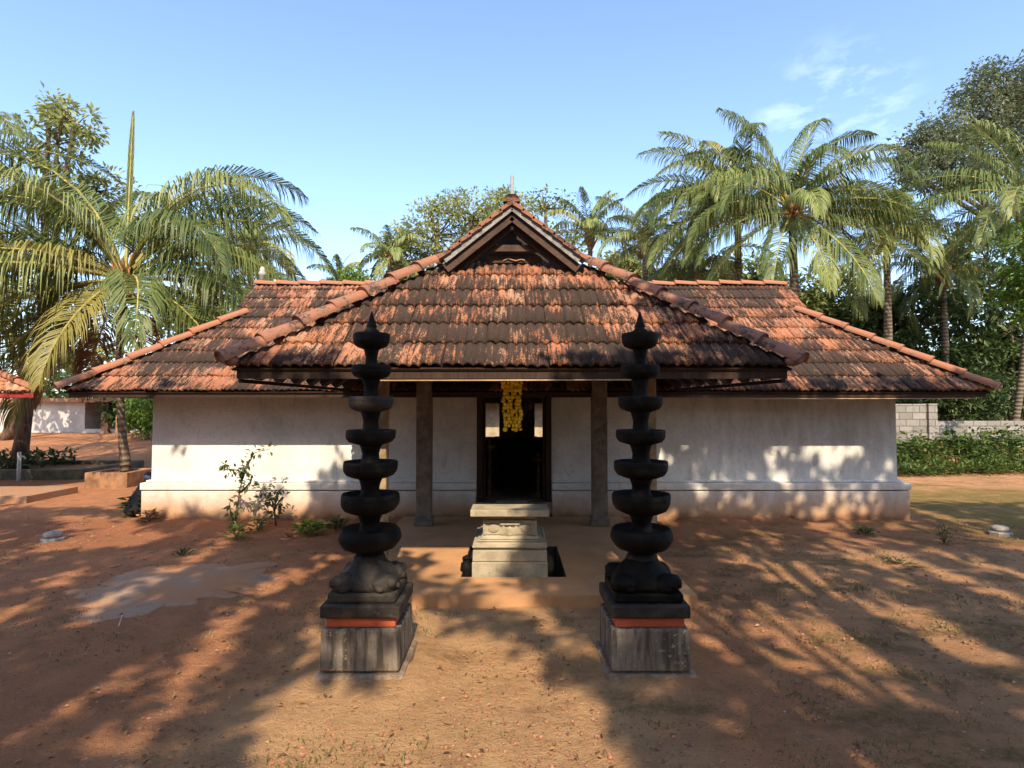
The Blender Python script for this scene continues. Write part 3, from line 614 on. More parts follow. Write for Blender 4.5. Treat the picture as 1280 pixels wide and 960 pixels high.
# ------------------------------------------------------------------ altar stone
alt = thing('altar_stone', (-.02, 5.7, -.25), 'stepped pale granite altar stone in a pit before the doorway', 'altar')
def course(nm, hw0, hw1, z0, z1, cx=-.02, cy=5.63):
    bk_ = 5.97 if z0 < .39 else 5.60
    g = MB(); g.add([(cx - hw0, cy - hw0, z0), (cx + hw0, cy - hw0, z0), (cx + hw0, bk_, z0), (cx - hw0, bk_, z0), (cx - hw1, cy - hw1, z1), (cx + hw1, cy - hw1, z1), (cx + hw1, bk_, z1), (cx - hw1, bk_, z1)],
                    [(0, 3, 2, 1), (4, 5, 6, 7), (0, 1, 5, 4), (1, 2, 6, 5), (2, 3, 7, 6), (3, 0, 4, 7)])
    return g.build(nm, M['altar'], alt, False, .008)
course('base_block', .345, .345, -.25, .212); course('base_course', .34, .338, .216, .318); course('moulding', .325, .325, .322, .338)
course('moulding', .345, .335, .341, .385); course('moulding', .30, .30, .388, .40); course('moulding', .275, .26, .403, .435)
course('carved_body', .25, .25, .438, .575); course('neck', .235, .235, .578, .622); course('top_slab', .36, .36, .625, .685)
g = MB()
for sx in (-1, 1):
    for x in (.06, .235): g.box(-.02 + sx * x - .012, -.02 + sx * x + .012, 5.365, 5.379, .44, .57)
g.box(-.11, .07, 5.355, 5.379, .535, .552); g.box(-.05, .01, 5.36, 5.379, .44, .50); g.ball((-.17, 5.375, .50), (.05, .012, .04), 10, 6); g.ball((.13, 5.375, .50), (.05, .012, .04), 10, 6); g.ball((-.02, 5.37, .47), (.03, .012, .05), 10, 6)
g.build('carving', M['altar'], alt)
bk = thing('dark_pot', (-.42, 5.42, -.25), 'narrow sooty black pot standing in the pit at the left of the altar stone', 'pot')
g = MB(); g.lathe([(.035, 0), (.06, .12), (.05, .3), (.058, .36), (.05, .42), (.03, .435), (.042, .45)], (-.425, 5.42, -.25), 16, 0, .1); g.build('pot_body', M['black'], bk, True)
g = MB(); g.lathe([(.035, 0), (.04, .02), (.008, .04)], (-.425, 5.42, .203), 12); g.build('pot_lid', M['black'], bk, True)

# ------------------------------------------------------------------ lamp towers
def lamp(cx, cy, label, seed):
    t = thing('stone_lamp_tower', (cx, cy, 0), label, 'lamp tower', 'stone lamp towers before the porch')
    H = .231
    def sq(nm, h, z0, z1, m, bev=.01, h1=None):
        h1 = h1 or h; g = MB(); rg = random.Random(seed + int(z0 * 100))
        vs = []
        N = 6
        g.add([(cx - h, cy - h, z0), (cx + h, cy - h, z0), (cx + h, cy + h, z0), (cx - h, cy + h, z0), (cx - h1, cy - h1, z1), (cx + h1, cy - h1, z1), (cx + h1, cy + h1, z1), (cx - h1, cy + h1, z1)],
              [(0, 3, 2, 1), (4, 5, 6, 7), (0, 1, 5, 4), (1, 2, 6, 5), (2, 3, 7, 6), (3, 0, 4, 7)])
        return g.build(nm, m, t, False, bev)
    sq('footing', .285, -.06, .055, M['pedestal'], .02, .268); sq('pedestal', .236, .064, .312, M['pedestal'], .012, .232)
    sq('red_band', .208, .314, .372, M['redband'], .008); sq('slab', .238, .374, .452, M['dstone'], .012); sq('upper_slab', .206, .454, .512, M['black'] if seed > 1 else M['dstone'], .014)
    # carved base: cone with corner beasts and petals
    g = MB(); g.lathe([(.19, 0), (.188, .03), (.17, .07), (.14, .11), (.108, .14), (.098, .165)], (cx, cy, .514), 32, 0, .05)
    for k in range(4):
        an = R(45 + 90 * k); d = Vector((math.cos(an), math.sin(an), 0)); rot = Matrix.Rotation(an, 3, 'Z')
        g.ball(Vector((cx, cy, .55)) + d * .165, (.10, .085, .062), 14, 8, 0, rot, .3); g.ball(Vector((cx, cy, .565)) + d * .235, (.04, .034, .034), 10, 6, 0, rot, .2)
        for sgn in (-1, 1):
            e = Vector((-d.y, d.x, 0)) * sgn; g.ball(Vector((cx, cy, .535)) + d * .20 + e * .06, (.045, .022, .024), 8, 6, 0, rot, .2)
        an = R(90 * k); d = Vector((math.cos(an), math.sin(an), 0)); rot = Matrix.Rotation(an, 3, 'Z') @ Matrix.Rotation(R(-32), 3, 'Y')
        g.ball(Vector((cx, cy, .585)) + d * .125, (.02, .055, .07), 12, 8, 0, rot, .1)
    g.build('carved_base', M['dstone'] if seed == 1 else M['black'], t, True)  # sun and shade in the colour: left base and upper slab browner, right black
    Z = lambda y: 1.65 - (y - 505) / 194.6
    bowls = [(651, 689, .196), (611, 642, .184), (573, 598, .171), (536, 556, .157), (496, 515, .141), (458, 474, .124), (419, 436, .116)]
    neck = [.072, .066, .062, .058, .052, .047, .040, .036]
    bot = .68
    g = MB(); g.lathe([(.095, 0), (.10, .012), (.092, .03), (.075, .04)], (cx, cy, .664), 32); g.build('collar', M['dstone'], t, True)
    prev = .70
    for i, (yt, yb, r) in enumerate(bowls):
        e_ = r * 194.6 * (1.65 - Z(yt)) / 3.7; zt_, zb = Z(yt + e_ * .9), Z(yb - e_ * .2); nk = neck[i]; hgt = zb - prev
        g = MB(); g.lathe([(nk * 1.12, prev), (nk * 1.14, prev + hgt * .12), (nk * .98, prev + hgt * .2), (nk * .92, prev + hgt * .55), (nk * 1.05, prev + hgt * .8), (nk * 1.25, zb + .004)], (cx, cy, 0), 28, 0, .02); g.build('shaft', M['black'], t, True)
        h = zt_ - zb
        pr_ = [(nk * 1.25, 0), (r * .66, .008), (r * .86, h * .2), (r * .965, h * .42), (r * 1.0, h * .60), (r * .985, h * .66), (r * 1.0, h * .72), (r * .99, h * .95), (r * .96, h), (r * .84, h * .99), (r * .80, h * .85), (nk * 1.15, h * .82)]
        if i < 1: pr_ = [(nk * 1.25, 0), (r * .58, .012), (r * .82, h * .2), (r * .95, h * .42), (r * 1.0, h * .58), (r * .99, h * .72), (r * .96, h * .9), (r * .9, h), (r * .80, h * .98), (nk * 1.15, h * .9)]
        g = MB(); g.lathe(pr_, (cx, cy, zb), 44, 0, .035)
        o = g.build('bowl', M['dstone'] if (seed == 1 and i == 4) else M['black'], t, True)  # sun on this left bowl is put in as a browner stone
        if seed == 1 and i == 4: tag(o, 'third bowl from the top, sun on it painted in as browner stone')
        prev = zt_ - h * .2
    g = MB(); zt_ = Z(419); g.lathe([(.034, -.012), (.046, .008), (.050, .026), (.034, .042), (.030, .05), (.034, .058), (.022, .09), (.012, .125), (.004, .155)], (cx, cy, zt_), 20); g.build('finial', M['black'], t, True)
    return t
lamp(-.905, 3.70, 'left black stone lamp tower, browner where sunlight is painted in, its pedestal corner catching the sun', 1)
lamp(.825, 3.70, 'right black stone lamp tower, pitch dark, wholly in tree shade', 2)

# ------------------------------------------------------------------ plants
def rnd_dir(rg):
    z = rg.uniform(-1, 1); a = rg.uniform(0, 2 * math.pi); r = math.sqrt(1 - z * z); return Vector((r * math.cos(a), r * math.sin(a), z))
def leaf(mb, p, d, ln, wd, rg, mi=0, fold=.15, r=None):
    d = d.normalized(); s = d.cross(Vector((rg.uniform(-.6, .6), rg.uniform(-.6, .6), 1))).normalized(); n = s.cross(d)
    a = p; t = p + d * ln - n * ln * .12; l = p + d * ln * .45 + s * wd * .5 + n * wd * fold; q = p + d * ln * .45 - s * wd * .5 + n * wd * fold
    mb.add([tuple(a), tuple(q), tuple(t), tuple(l)], [(0, 1, 2), (0, 2, 3)], mi, r if r is not None else rg.uniform(.01, 1))
def frond(mb, o, az, el, Ln, droop, n, rg, hang=.6, lw=.026, twist=0.0, rmin=.02, rmax=.9, fold_sh=1.0):
    N = 16; pts = [Vector(o)]; ts = []
    for i in range(N):
        s = i / N; e = el - droop * s ** 1.35; a = az + twist * s
        d = Vector((math.cos(a) * math.cos(e), math.sin(a) * math.cos(e), math.sin(e))); ts.append(d); pts.append(pts[-1] + d * Ln / N)
    ts.append(ts[-1])
    mb.tube(pts[::2], [max(.005, .034 * Ln / 4 * (1 - k / 8) + .004) for k in range(9)], 5, 1)
    tone = rg.uniform(rmin, rmax); spear = el > R(85)
    for i in range(n):
        s = .13 + .87 * (i + rg.random() * .5) / n; x = min(s, .999) * N; k = int(x); p = pts[k].lerp(pts[k + 1], x - k); t = ts[k]
        b = t.cross(Vector((0, 0, 1)))
        if b.length < .05: b = Vector((-math.sin(az), math.cos(az), 0))
        b.normalize(); nn = b.cross(t)
        ang = R(6) if spear else R(68 - 38 * s + rg.uniform(-11, 11))
        ll = (.6 if spear else 1) * Ln * .285 * max(.12, math.sin(math.pi * (.16 + .80 * s)) ** .75) * fold_sh * rg.uniform(.82, 1.12)
        for sg in (-1, 1):
            if rg.random() < (.06 if noise.noise(Vector((s * 9, az * 3, sg))) < .3 else .6) and not spear: continue
            d = (t * math.cos(ang) + b * sg * math.sin(ang) + nn * (.28 if not spear else 0)).normalized()
            hg = 0 if spear else hang * rg.uniform(.7, 1.3)
            d2 = (d - Vector((0, 0, 1)) * hg * .7).normalized(); d3 = (d2 - Vector((0, 0, 1)) * hg * 1.2).normalized()
            w = (t - d * t.dot(d)).normalized() * lw * .5 * rg.uniform(.8, 1.15)
            p1 = p + d * ll * .35; p2 = p1 + d2 * ll * .35; p3 = p2 + d3 * ll * .34
            r = min(.999, max(.01, tone + rg.uniform(-.16, .16)))
            mb.add([tuple(p - w * .5), tuple(p + w * .5), tuple(p1 + w), tuple(p1 - w), tuple(p2 + w * .8), tuple(p2 - w * .8), tuple(p3)], [(0, 1, 2, 3), (3, 2, 4, 5), (5, 4, 6)], 0, r)
def palm(base, crown, Ln, label, seed, fr=None, nfr=20, n=56, mat='palm', lean=0.0, r0=.14, split=False, nuts=True, lw=.026, hang=1.7, group='coconut palms around the temple'):
    rg = random.Random(seed); base = Vector(base); crown = Vector(crown)
    t = thing('coconut_palm', base, label, 'palm tree', group)
    g = MB(); pts = []; rad = []
    for i in range(13):
        s = i / 12; p = base.lerp(crown, s); p.x += lean * math.sin(math.pi * s); pts.append(p); rad.append(r0 * (1.25 - .25 * min(1, s * 6)) * (1 - .35 * s) * (1 + (.05 if i % 2 else -.02)))
    g.tube(pts, rad, 10, 0, .04); g.build('trunk', M['ptrunk'], t, True)
    g = MB()
    for k in range(14):
        a = k * 2.4; d = Vector((math.cos(a), math.sin(a), 0)); z = -.18 + .035 * k
        g.tube([crown + Vector((0, 0, z - .18)) + d * .06, crown + Vector((0, 0, z)) + d * .15, crown + Vector((0, 0, z + .28)) + d * (.30 - .01 * k)], [.05, .055, .025], 5)
    g.ball(crown - Vector((0, 0, .05)), (.16, .16, .3), 10, 6, 0, None, .3); g.build('leaf_bases', M['fibre'], t, True)
    if fr is None:
        fr = []
        for k in range(nfr):
            age = k / (nfr - 1); fr.append((math.degrees(k * 2.39996) + rg.uniform(-10, 10), 82 - 100 * age + rg.uniform(-8, 8), rg.uniform(.85, 1.05) * (.75 + .25 * min(1, age * 3 + .2)), 62 + 50 * age + rg.uniform(-12, 18)))
    if split:
        for (az, el, lf, dr, *ex) in fr:
            g = MB(); frond(g, crown + Vector((math.cos(R(az)) * .08, math.sin(R(az)) * .08, .05 + .2 * max(0, math.sin(R(el))))), R(az), R(el), Ln * lf, R(dr), int(n * 1.5), rg, hang * (ex[0] if ex else rg.uniform(.75, 1.4)), lw, 0 if el > 85 else rg.uniform(-.45, .45))
            g.build('frond', [M[ex[1]] if len(ex) > 1 else M[mat], M['rachis']], t)
    else:
        g = MB()
        for (az, el, lf, dr, *ex) in fr: frond(g, crown + Vector((0, 0, .1)), R(az), R(el), Ln * lf, R(dr), int(n * 1.5), rg, hang * rg.uniform(.7, 1.35), lw, rg.uniform(-.4, .4))
        g.build('crown', [M[mat], M['rachis']], t)
    if nuts:
        for k in range(5):
            a = rg.uniform(0, 6.28); g = MB(); g.ball(crown + Vector((math.cos(a) * .24, math.sin(a) * .24, -.28 - .1 * rg.random())), (.095, .095, .12), 10, 7); g.build('coconut', M['nut'], t, True)
    return t
def broad(name, base, blobs, label, cat, seed, leafm='tree', lsz=.2, per=46, r0=.2, crad=.45, group=None, upb=.15, fork=.45, bark='bark'):
    """blobs: (centre, radii, clump count)"""
    rg = random.Random(seed); base = Vector(base); t = thing(name, base, label, cat, group)
    cen = sum((Vector(b[0]) for b in blobs), Vector()) / len(blobs); zlow = min(b[0][2] - b[1][2] for b in blobs)
    top = base.lerp(Vector((cen.x, cen.y, max(zlow, base.z + .4))), .92)
    g = MB(); top.z = max(base.z + .3, base.z + (cen.z - base.z) * fork); top.x = base.x + (top.x - base.x) * .35; top.y = base.y + (top.y - base.y) * .5
    pts = [base.lerp(top, k / 6) + Vector((noise.noise(Vector((k, seed, 0))) * r0 * .7 * (k > 0), noise.noise(Vector((k, seed, 5))) * r0 * .7 * (k > 0), 0)) for k in range(7)]
    g.tube(pts, [r0 * (1.3 - .3 * min(1, k / 1.5)) * (1 - .06 * k) for k in range(7)], 10, 0, .06)
    lf = MB()
    for c, rad, nc in blobs:
        c = Vector(c); e = c - Vector((0, 0, rad[2] * .4)); m_ = pts[-1].lerp(e, .5) + Vector((rg.uniform(-.1, .1) * rad[0], 0, rad[2] * .1))
        g.tube([pts[-1], m_, e, c], [r0 * .6, r0 * .42, r0 * .3, r0 * .14], 7, 0, .05)
        for k in range(nc):
            d = rnd_dir(rg); q = rg.uniform(.35, 1) ** .6; p = c + Vector((d.x * rad[0], d.y * rad[1], d.z * rad[2])) * q
            if rg.random() < .5:
                g.tube([e.lerp(c, rg.random()), e.lerp(p, .55) + Vector((0, 0, .1 * rad[2])), p], [r0 * .16, r0 * .1, r0 * .03], 4)
            tone = rg.uniform(0, .6); cr = crad * rg.uniform(.6, 1.25)
            for j in range(per):
                dd = rnd_dir(rg); lp = p + dd * cr * rg.random() ** .5; lp.z = p.z + (lp.z - p.z) * .6
                ld = (dd + Vector((0, 0, -.25 + upb)) + rnd_dir(rg) * .6)
                sz = lsz * rg.uniform(.6, 1.25); leaf(lf, lp, ld, sz, sz * .5, rg, 0, .15, max(.01, min(.89, tone + rg.uniform(-.05, .4))))
    g.build('trunk', M[bark], t, True); lf.build('crown', M[leafm], t)
    return t

# palms -- azimuth: 0 right, 90 away, 180 left, 270 towards the camera
cA = P(155, 352, 11.8)
palm((P(158, 590, 11.8).x, 11.8, .25), cA, 4.7, 'big coconut palm growing from the square planter left of the temple', 101, [
    (102, 88, .72, 2, .12), (176, 70, 1.1, 105), (188, 54, 1.1, 150), (196, 34, 1.0, 115), (150, 60, 1.0, 90), (120, 68, .85, 70), (60, 68, .95, 85), (18, 74, 1.0, 110), (348, 62, 1.0, 130), (0, 44, 1.08, 118), (12, 20, 1.0, 90), (345, 6, .98, 75),
    (182, 16, 1.05, 95), (236, 4, 1.2, 84), (276, -28, .66, 52, .55, 'palmyellow'), (170, -4, 1.0, 60), (202, 8, 1.0, 85), (40, 40, .98, 95), (80, 50, .9, 85), (330, -14, .8, 60), (205, -52, .62, 28, .8, 'litter'), (335, -58, .55, 25, .8, 'litter'), (150, -48, .6, 30, .8, 'litter'), (5, -14, .8, 55), (325, 40, .85, 120), (235, 60, .8, 120), (200, 60, .9, 140), (188, -28, .95, 50), (352, -30, .9, 45), (165, -22, .95, 55), (205, -12, 1.0, 60), (210, 25, .95, 100), (160, 30, .95, 95), (355, 25, .95, 100), (20, 5, .9, 70), (240, 15, .85, 85, 1, 'palmyellow'), (315, -2, .75, 70), (30, 60, .95, 105)], n=84, lean=-.12, r0=.085, split=True, lw=.026)
palm((-13.6, 12.6, 0), P(-105, 235, 12.6), 4.3, 'coconut palm whose arching fronds reach in past the photo\'s left border', 102, [
    (15, 40, 1, 85), (345, 48, 1, 105), (350, 15, 1.05, 80), (20, 5, 1, 60), (90, 60, 1, 60), (180, 50, 1, 80), (270, 40, .9, 90), (220, 20, 1, 70), (130, 30, 1, 70), (300, 15, .9, 80), (0, -10, .9, 50), (335, -15, .95, 50)], n=60, nuts=False)
palm((P(318, 500, 22).x, 22, .3), P(312, 315, 22), 2.9, 'medium coconut palm rising behind the left end of the main roof', 103, nfr=20, n=44, lw=.034)
palm((P(428, 500, 30).x, 30, .3), P(425, 352, 30), 2.1, 'smallest coconut palm, just showing over the middle of the main ridge', 104, nfr=16, n=36, lw=.042, mat='palmgreen', nuts=False)
palm((P(480, 500, 27).x, 27, .3), P(487, 322, 27), 2.2, 'spiky dark palm against the rounded tree behind the ridge', 105, nfr=16, n=36, lw=.04, mat='palmgreen', nuts=False)
palm((P(735, 500, 23).x, 23, .2), P(738, 300, 23), 2.5, 'upright young palm right beside the porch gable', 106, [(az, el, lf, dr) for az, el, lf, dr in ((0, 70, .9, 50), (40, 78, 1, 40), (180, 72, .9, 55), (200, 50, 1, 90), (330, 45, 1, 100), (10, 30, 1, 90), (170, 25, .9, 80), (90, 60, .9, 60), (270, 40, .8, 110), (300, 65, .9, 70), (240, 70, .9, 60), (350, 0, .9, 60), (190, 0, .8, 60), (60, 50, 1, 70), (130, 50, 1, 70), (275, 5, .7, 60))], n=46, lw=.034, nuts=False)
palm((P(808, 500, 21).x, 21, .2), P(806, 308, 21), 2.7, 'yellowish coconut palm standing second from the porch gable', 107, nfr=19, n=46, lw=.030)
palm((P(880, 500, 19).x, 19, .2), P(872, 345, 19), 2.6, 'low palm with drooping fronds just above the right part of the main ridge', 108, nfr=18, n=46, lw=.030, mat='palmgreen', nuts=False)
palm((P(925, 520, 17).x, 17, .1), P(922, 262, 17), 3.6, 'tall coconut palm behind the biggest right-hand one, its fronds crossing over', 109, [
    (180, 60, 1, 80), (170, 40, 1, 85), (185, 20, 1, 75), (195, 5, .9, 60), (160, 72, .95, 65), (110, 75, 1, 50), (60, 62, .9, 60), (40, 35, .9, 70), (250, 60, .9, 90), (215, 45, .95, 95), (230, 15, .8, 80), (290, 30, .8, 100), (200, -18, .9, 40), (330, 10, .8, 70), (130, 40, .9, 70), (90, 30, .9, 70), (265, -5, .75, 60), (185, -10, 1, 60), (175, 30, 1.05, 110), (205, 25, 1, 105), (215, -25, .9, 40), (240, 35, .9, 120), (350, -10, .9, 50), (160, 0, .9, 70)], n=62, lw=.030, mat='palm', nuts=True)
palm((P(1000, 520, 15).x, 15, .1), P(990, 270, 15), 3.75, 'biggest right-hand coconut palm, its long fronds hanging over the hip of the roof', 110, [
    (25, 82, .95, 60, 1.0, 'palmgreen'), (150, 80, .95, 50), (20, 70, 1.0, 75), (125, 70, .95, 60), (160, 62, .9, 75), (15, 38, 1.0, 95), (5, 20, 1.0, 85), (345, 5, 1.0, 60), (325, -20, 1.0, 38), (300, -38, .95, 30), (272, -42, .8, 28), (235, -30, .9, 45), (205, -5, .95, 60), (190, 18, .95, 100), (180, 40, 1.0, 115), (170, 5, 1.0, 70), (195, -25, .9, 45), (220, 35, .9, 120), (350, 30, 1.0, 100), (335, 15, 1.0, 85), (80, 50, .9, 60), (270, 58, .7, 120), (260, 15, .7, 90), (310, 40, .85, 105), (40, 8, .9, 70), (150, 15, .9, 70), (350, 58, .9, 85)], n=76, split=True, lw=.026)
palm((P(1112, 520, 18).x, 18, .1), P(1108, 300, 18), 3.3, 'coconut palm between the right end of the roof and the tall dark tree', 111, nfr=21, n=56, lw=.030, mat='palm')
palm((P(1185, 520, 20).x, 20, .1), P(1178, 345, 20), 2.9, 'shaded palm in front of the dark thicket on the right', 112, nfr=18, n=48, lw=.030, mat='palmgreen')
palm((P(1262, 530, 17.6).x, 17.6, .1), P(1290, 262, 16.6), 3.7, 'slim leaning coconut palm rising behind the low block wall at the right border', 113, [
    (180, 70, .95, 60), (170, 45, 1, 80), (190, 25, 1, 85), (200, 0, .95, 65), (215, -30, .95, 35), (250, -40, .8, 30), (150, 65, .95, 60), (240, 50, .85, 100), (220, 20, .9, 95), (175, -15, .9, 50), (90, 50, .9, 70), (0, 50, .9, 70), (30, 20, .9, 70), (300, 20, .9, 80), (330, 60, .9, 80), (120, 20, .9, 70), (270, 75, .9, 60)], n=62, lean=.15, r0=.105, lw=.030, mat='palmgreen')

# broadleaf trees
tb = P(22, 592, 13.6)
broad('leafy_tree', (tb.x, 13.6, .05), [(P(72, 175, 14), (.95, .9, 1.0), 20), (P(62, 140, 14), (.7, .8, .35), 9), (P(120, 235, 14.5), (.9, .9, .5), 16), (P(92, 150, 14), (.6, .7, .5), 8), (P(60, 260, 14.5), (1.2, 1, .6), 14), (P(140, 262, 15), (.7, .8, .5), 9)],
      'tall loose-crowned tree with thick brown trunk in the kerbed bed at far left', 'tree', 201, 'olive', .165, 40, .15, .3, None, .2, .5)
broad('leafy_tree', (P(10, 500, 20).x, 20, .4), [(P(20, 400, 19), (2.2, 1.2, 1.3), 44), (P(90, 430, 20), (1.4, 1, .8), 30), (P(-20, 330, 20), (1.6, 1.2, 1.3), 34), (P(215, 390, 20), (1.3, 1, .9), 30)], 'brownish tree filling the gap behind the left palm\'s hanging fronds', 'tree', 202, 'olive', .24, 30, .18, .4)
broad('leafy_tree', (P(560, 500, 29).x, 29, .3), [(P(500, 322, 28), (1.7, 1.5, 1.2), 46), (P(545, 290, 28), (1.9, 1.6, 1.4), 56), (P(590, 268, 28), (1.9, 1.6, 1.1), 50), (P(635, 258, 29), (1.3, 1.3, .8), 30), (P(540, 345, 28), (2.6, 1.6, .8), 50)],
      'rounded olive-green tree behind the ridge left of the porch gable', 'tree', 203, 'olive', .2, 50, .3, .55)
broad('leafy_tree', (P(690, 500, 31).x, 31, .3), [(P(682, 258, 30), (1.5, 1.4, .9), 30), (P(660, 300, 30), (1.6, 1.4, 1.0), 30), (P(715, 300, 30), (1.3, 1.3, 1.2), 26)], 'sparse rounded tree directly behind the porch gable', 'tree', 204, 'tree', .22, 20, .28, .5)
broad('tall_tree', (P(1330, 500, 25).x, 25, .2), [(P(1255, 110, 24), (1.7, 1.6, 1.2), 52), (P(1215, 150, 24), (1.8, 1.6, 1.2), 56), (P(1165, 185, 24), (1.4, 1.4, 1.0), 42), (P(1180, 220, 24), (1.9, 1.5, .9), 46), (P(1255, 190, 24), (1.8, 1.6, 1.4), 50), (P(1290, 130, 25), (1.6, 1.6, 1.6), 40), (P(1150, 215, 24), (.9, .9, .7), 18)],
      'tallest tree of all, a grey-green crown in the photo\'s upper right corner', 'tree', 205, 'grey', .17, 78, .24, .62, None, .1, .62)
for i, (px, py, Y, rx, rz, mt, lb) in enumerate(((1140, 405, 21, 1.8, 1.7, 'dark', 'dark bushy tree just past the right end of the main roof'), (1205, 400, 22, 1.9, 1.7, 'dark', 'dense dark tree behind the tall end of the block wall'), (1265, 400, 20.5, 1.8, 2.0, 'dark', 'dark tree beside the slim leaning palm'), (850, 352, 25, 1.9, .8, 'olive', 'olive treetop above the right part of the main ridge beside the porch'), (945, 345, 24, 1.7, .9, 'tree', 'green treetop under the two tall right-hand palms'), (1035, 365, 23, 1.6, 1.1, 'tree', 'green tree just behind the right gablet of the main roof'), (775, 335, 27, 1.2, .7, 'olive', 'olive treetop between the two small palms beside the porch gable'), (275, 375, 23, 1.5, 1.0, 'olive', 'olive tree behind the left hip of the main roof'), (1090, 385, 22, 1.3, .9, 'dark', 'dark tree peeping over the right hip of the main roof'), (1235, 320, 23, 2.2, 1.5, 'dark', 'deep green tree under the tall grey-green crown'))):
    c = P(px, py, Y)
    broad('bushy_tree', (c.x, Y, .05), [(c, (rx, 1.1, rz), 50), (c + Vector((rx * .5, -.3, -rz * .9)), (rx * .8, 1, rz * .6), 30), (c + Vector((-rx * .5, .2, -rz * .8)), (rx * .8, 1, rz * .6), 30)], lb, 'tree', 210 + i, mt, .26, 34, .14, .42, 'bushy trees behind the temple')
for i, (px, py, Y, rx, rz, mt, lb) in enumerate(((1150, 500, 19, 1.2, .7, 'dark', 'dark shrub behind the tall end of the block wall'), (1205, 495, 18.6, 1.2, .8, 'dark', 'dark shrub behind the middle of the low block wall'), (1262, 490, 19.2, 1.2, .9, 'dark', 'dark shrub behind the low block wall near the leaning trunk'), (1128, 470, 20, .9, .9, 'dark', 'dark shrub showing under the right tip of the main eave'), (185, 512, 20, .75, .65, 'bright', 'bright green bush seen between the palm trunk and the temple corner'), (160, 500, 22, 1.0, .7, 'dark', 'dark bush behind the palm trunk by the temple corner'), (440, 350, 26, .9, .5, 'bright', 'bright green treetop just above the main ridge'), (1284, 320, 14.6, .32, 1.5, 'bright', 'bright green climber clump at the right border'))):
    c = P(px, py, Y)
    broad('leafy_bush', (c.x, Y, terr(c.x, Y)), [(c, (rx, .8, rz), 44), (c + Vector((0, 0, -rz * .7)), (rx * .9, .8, rz * .6), 30)], lb, 'bush', 230 + i, mt, .17, 32, .06, .28, 'bushes around the yard')

# far wood, plus unseen trees added behind the camera to cut sky light
def far_wood_and_sky_screen():
    rg = random.Random(77); g = MB()
    for k in range(1150):
        back = k >= 620; a = rg.uniform(95, 265) if back else rg.uniform(-62, 62); d_ = rg.uniform(13, 19) if back else rg.uniform(42, 62); x = math.sin(R(a)) * d_; y = math.cos(R(a)) * d_; ht = rg.uniform(4, 9) if back else rg.uniform(2, 6.5)
        for j in range(44):
            dd = rnd_dir(rg); leaf(g, Vector((x, y, ht * rg.random() ** .7)) + dd * rg.uniform(.2, 1.2), dd + Vector((0, 0, -.1)), .6, .34, rg)
    tag(g.build('far_wood_and_sky_screen', M['dark'], None), 'far line of dark trees beyond the yard, with an added unseen tree line behind the viewer', 'wood', None, 'stuff')
far_wood_and_sky_screen()
# ground cover in front of the block wall
def undergrowth():
    rg = random.Random(88); g = MB()
    for k in range(2300):
        x = rg.uniform(8.4, 19); y = rg.uniform(13.4, 16.4); y += .7 * noise.noise(Vector((x * .7, 3, 1))); h = (.12 + .6 * smooth(13.3, 15, y)) * max(.12, .6 + 1.3 * noise.noise(Vector((x * .8, y * .8, 2))) + .8 * noise.noise(Vector((x * 2.3, y * 2.3, 7)))) 
        tone = max(0, .3 + .6 * noise.noise(Vector((x * 1.1, y * 1.1, 15)))) + rg.uniform(0, .2)
        for j in range(12):
            dd = rnd_dir(rg); dd.z = abs(dd.z) * .6
            leaf(g, Vector((x, y, h * rg.random())) + dd * .2, dd + Vector((0, -.2, .1)), rg.uniform(.06, .16), rg.uniform(.035, .085), rg, 0, .15, max(.01, min(.97, tone + rg.uniform(-.05, .4))))
    for k in range(150):
        x = rg.uniform(8.4, 19); y = rg.uniform(14.3, 16.5); h = rg.uniform(.5, 1.0); tone = rg.uniform(0, .75); ls = rg.uniform(.12, .28); lean = rg.uniform(-.25, .25)
        g.tube([(x, y, 0), (x + lean * h, y, h)], [.012, .005], 4)
        for j in range(26):
            t_ = rg.random(); dd = rnd_dir(rg); dd.z = abs(dd.z) * .4 - .1; leaf(g, Vector((x + lean * h * t_, y, h * t_)) + dd * .06, dd, ls * rg.uniform(.7, 1.2), ls * .5, rg, 0, .15, max(.01, min(.97, tone + rg.uniform(-.05, .25))))
    tag(g.build('undergrowth', M['under'], None), 'leafy ground cover spreading before the block wall', 'undergrowth', None, 'stuff')
undergrowth()

# ------------------------------------------------------------------ yard objects
bw = thing('block_wall', (13, 17, 0), 'grey concrete block wall with a taller end, beyond the right side of the temple', 'wall')
g = MB(); a = P(1163, 525, 17.2).x; g.box(a + .003, 45, 17.0, 17.2, -.1, P(1200, 526, 17.2).z); g.build('low_section', M['block'], bw, False, .01)
g = MB(); g.box(4, a - .26, 16.98, 17.2, -.1, P(1130, 505, 17).z); g.build('tall_section', M['block'], bw, False, .01)
g = MB(); g.box(a - .257, a, 16.9, 17.22, -.1, P(1130, 505, 17).z + .01); tag(g.build('end_pier', M['block'], bw, False, .01), 'sunlit end pier of the tall section')

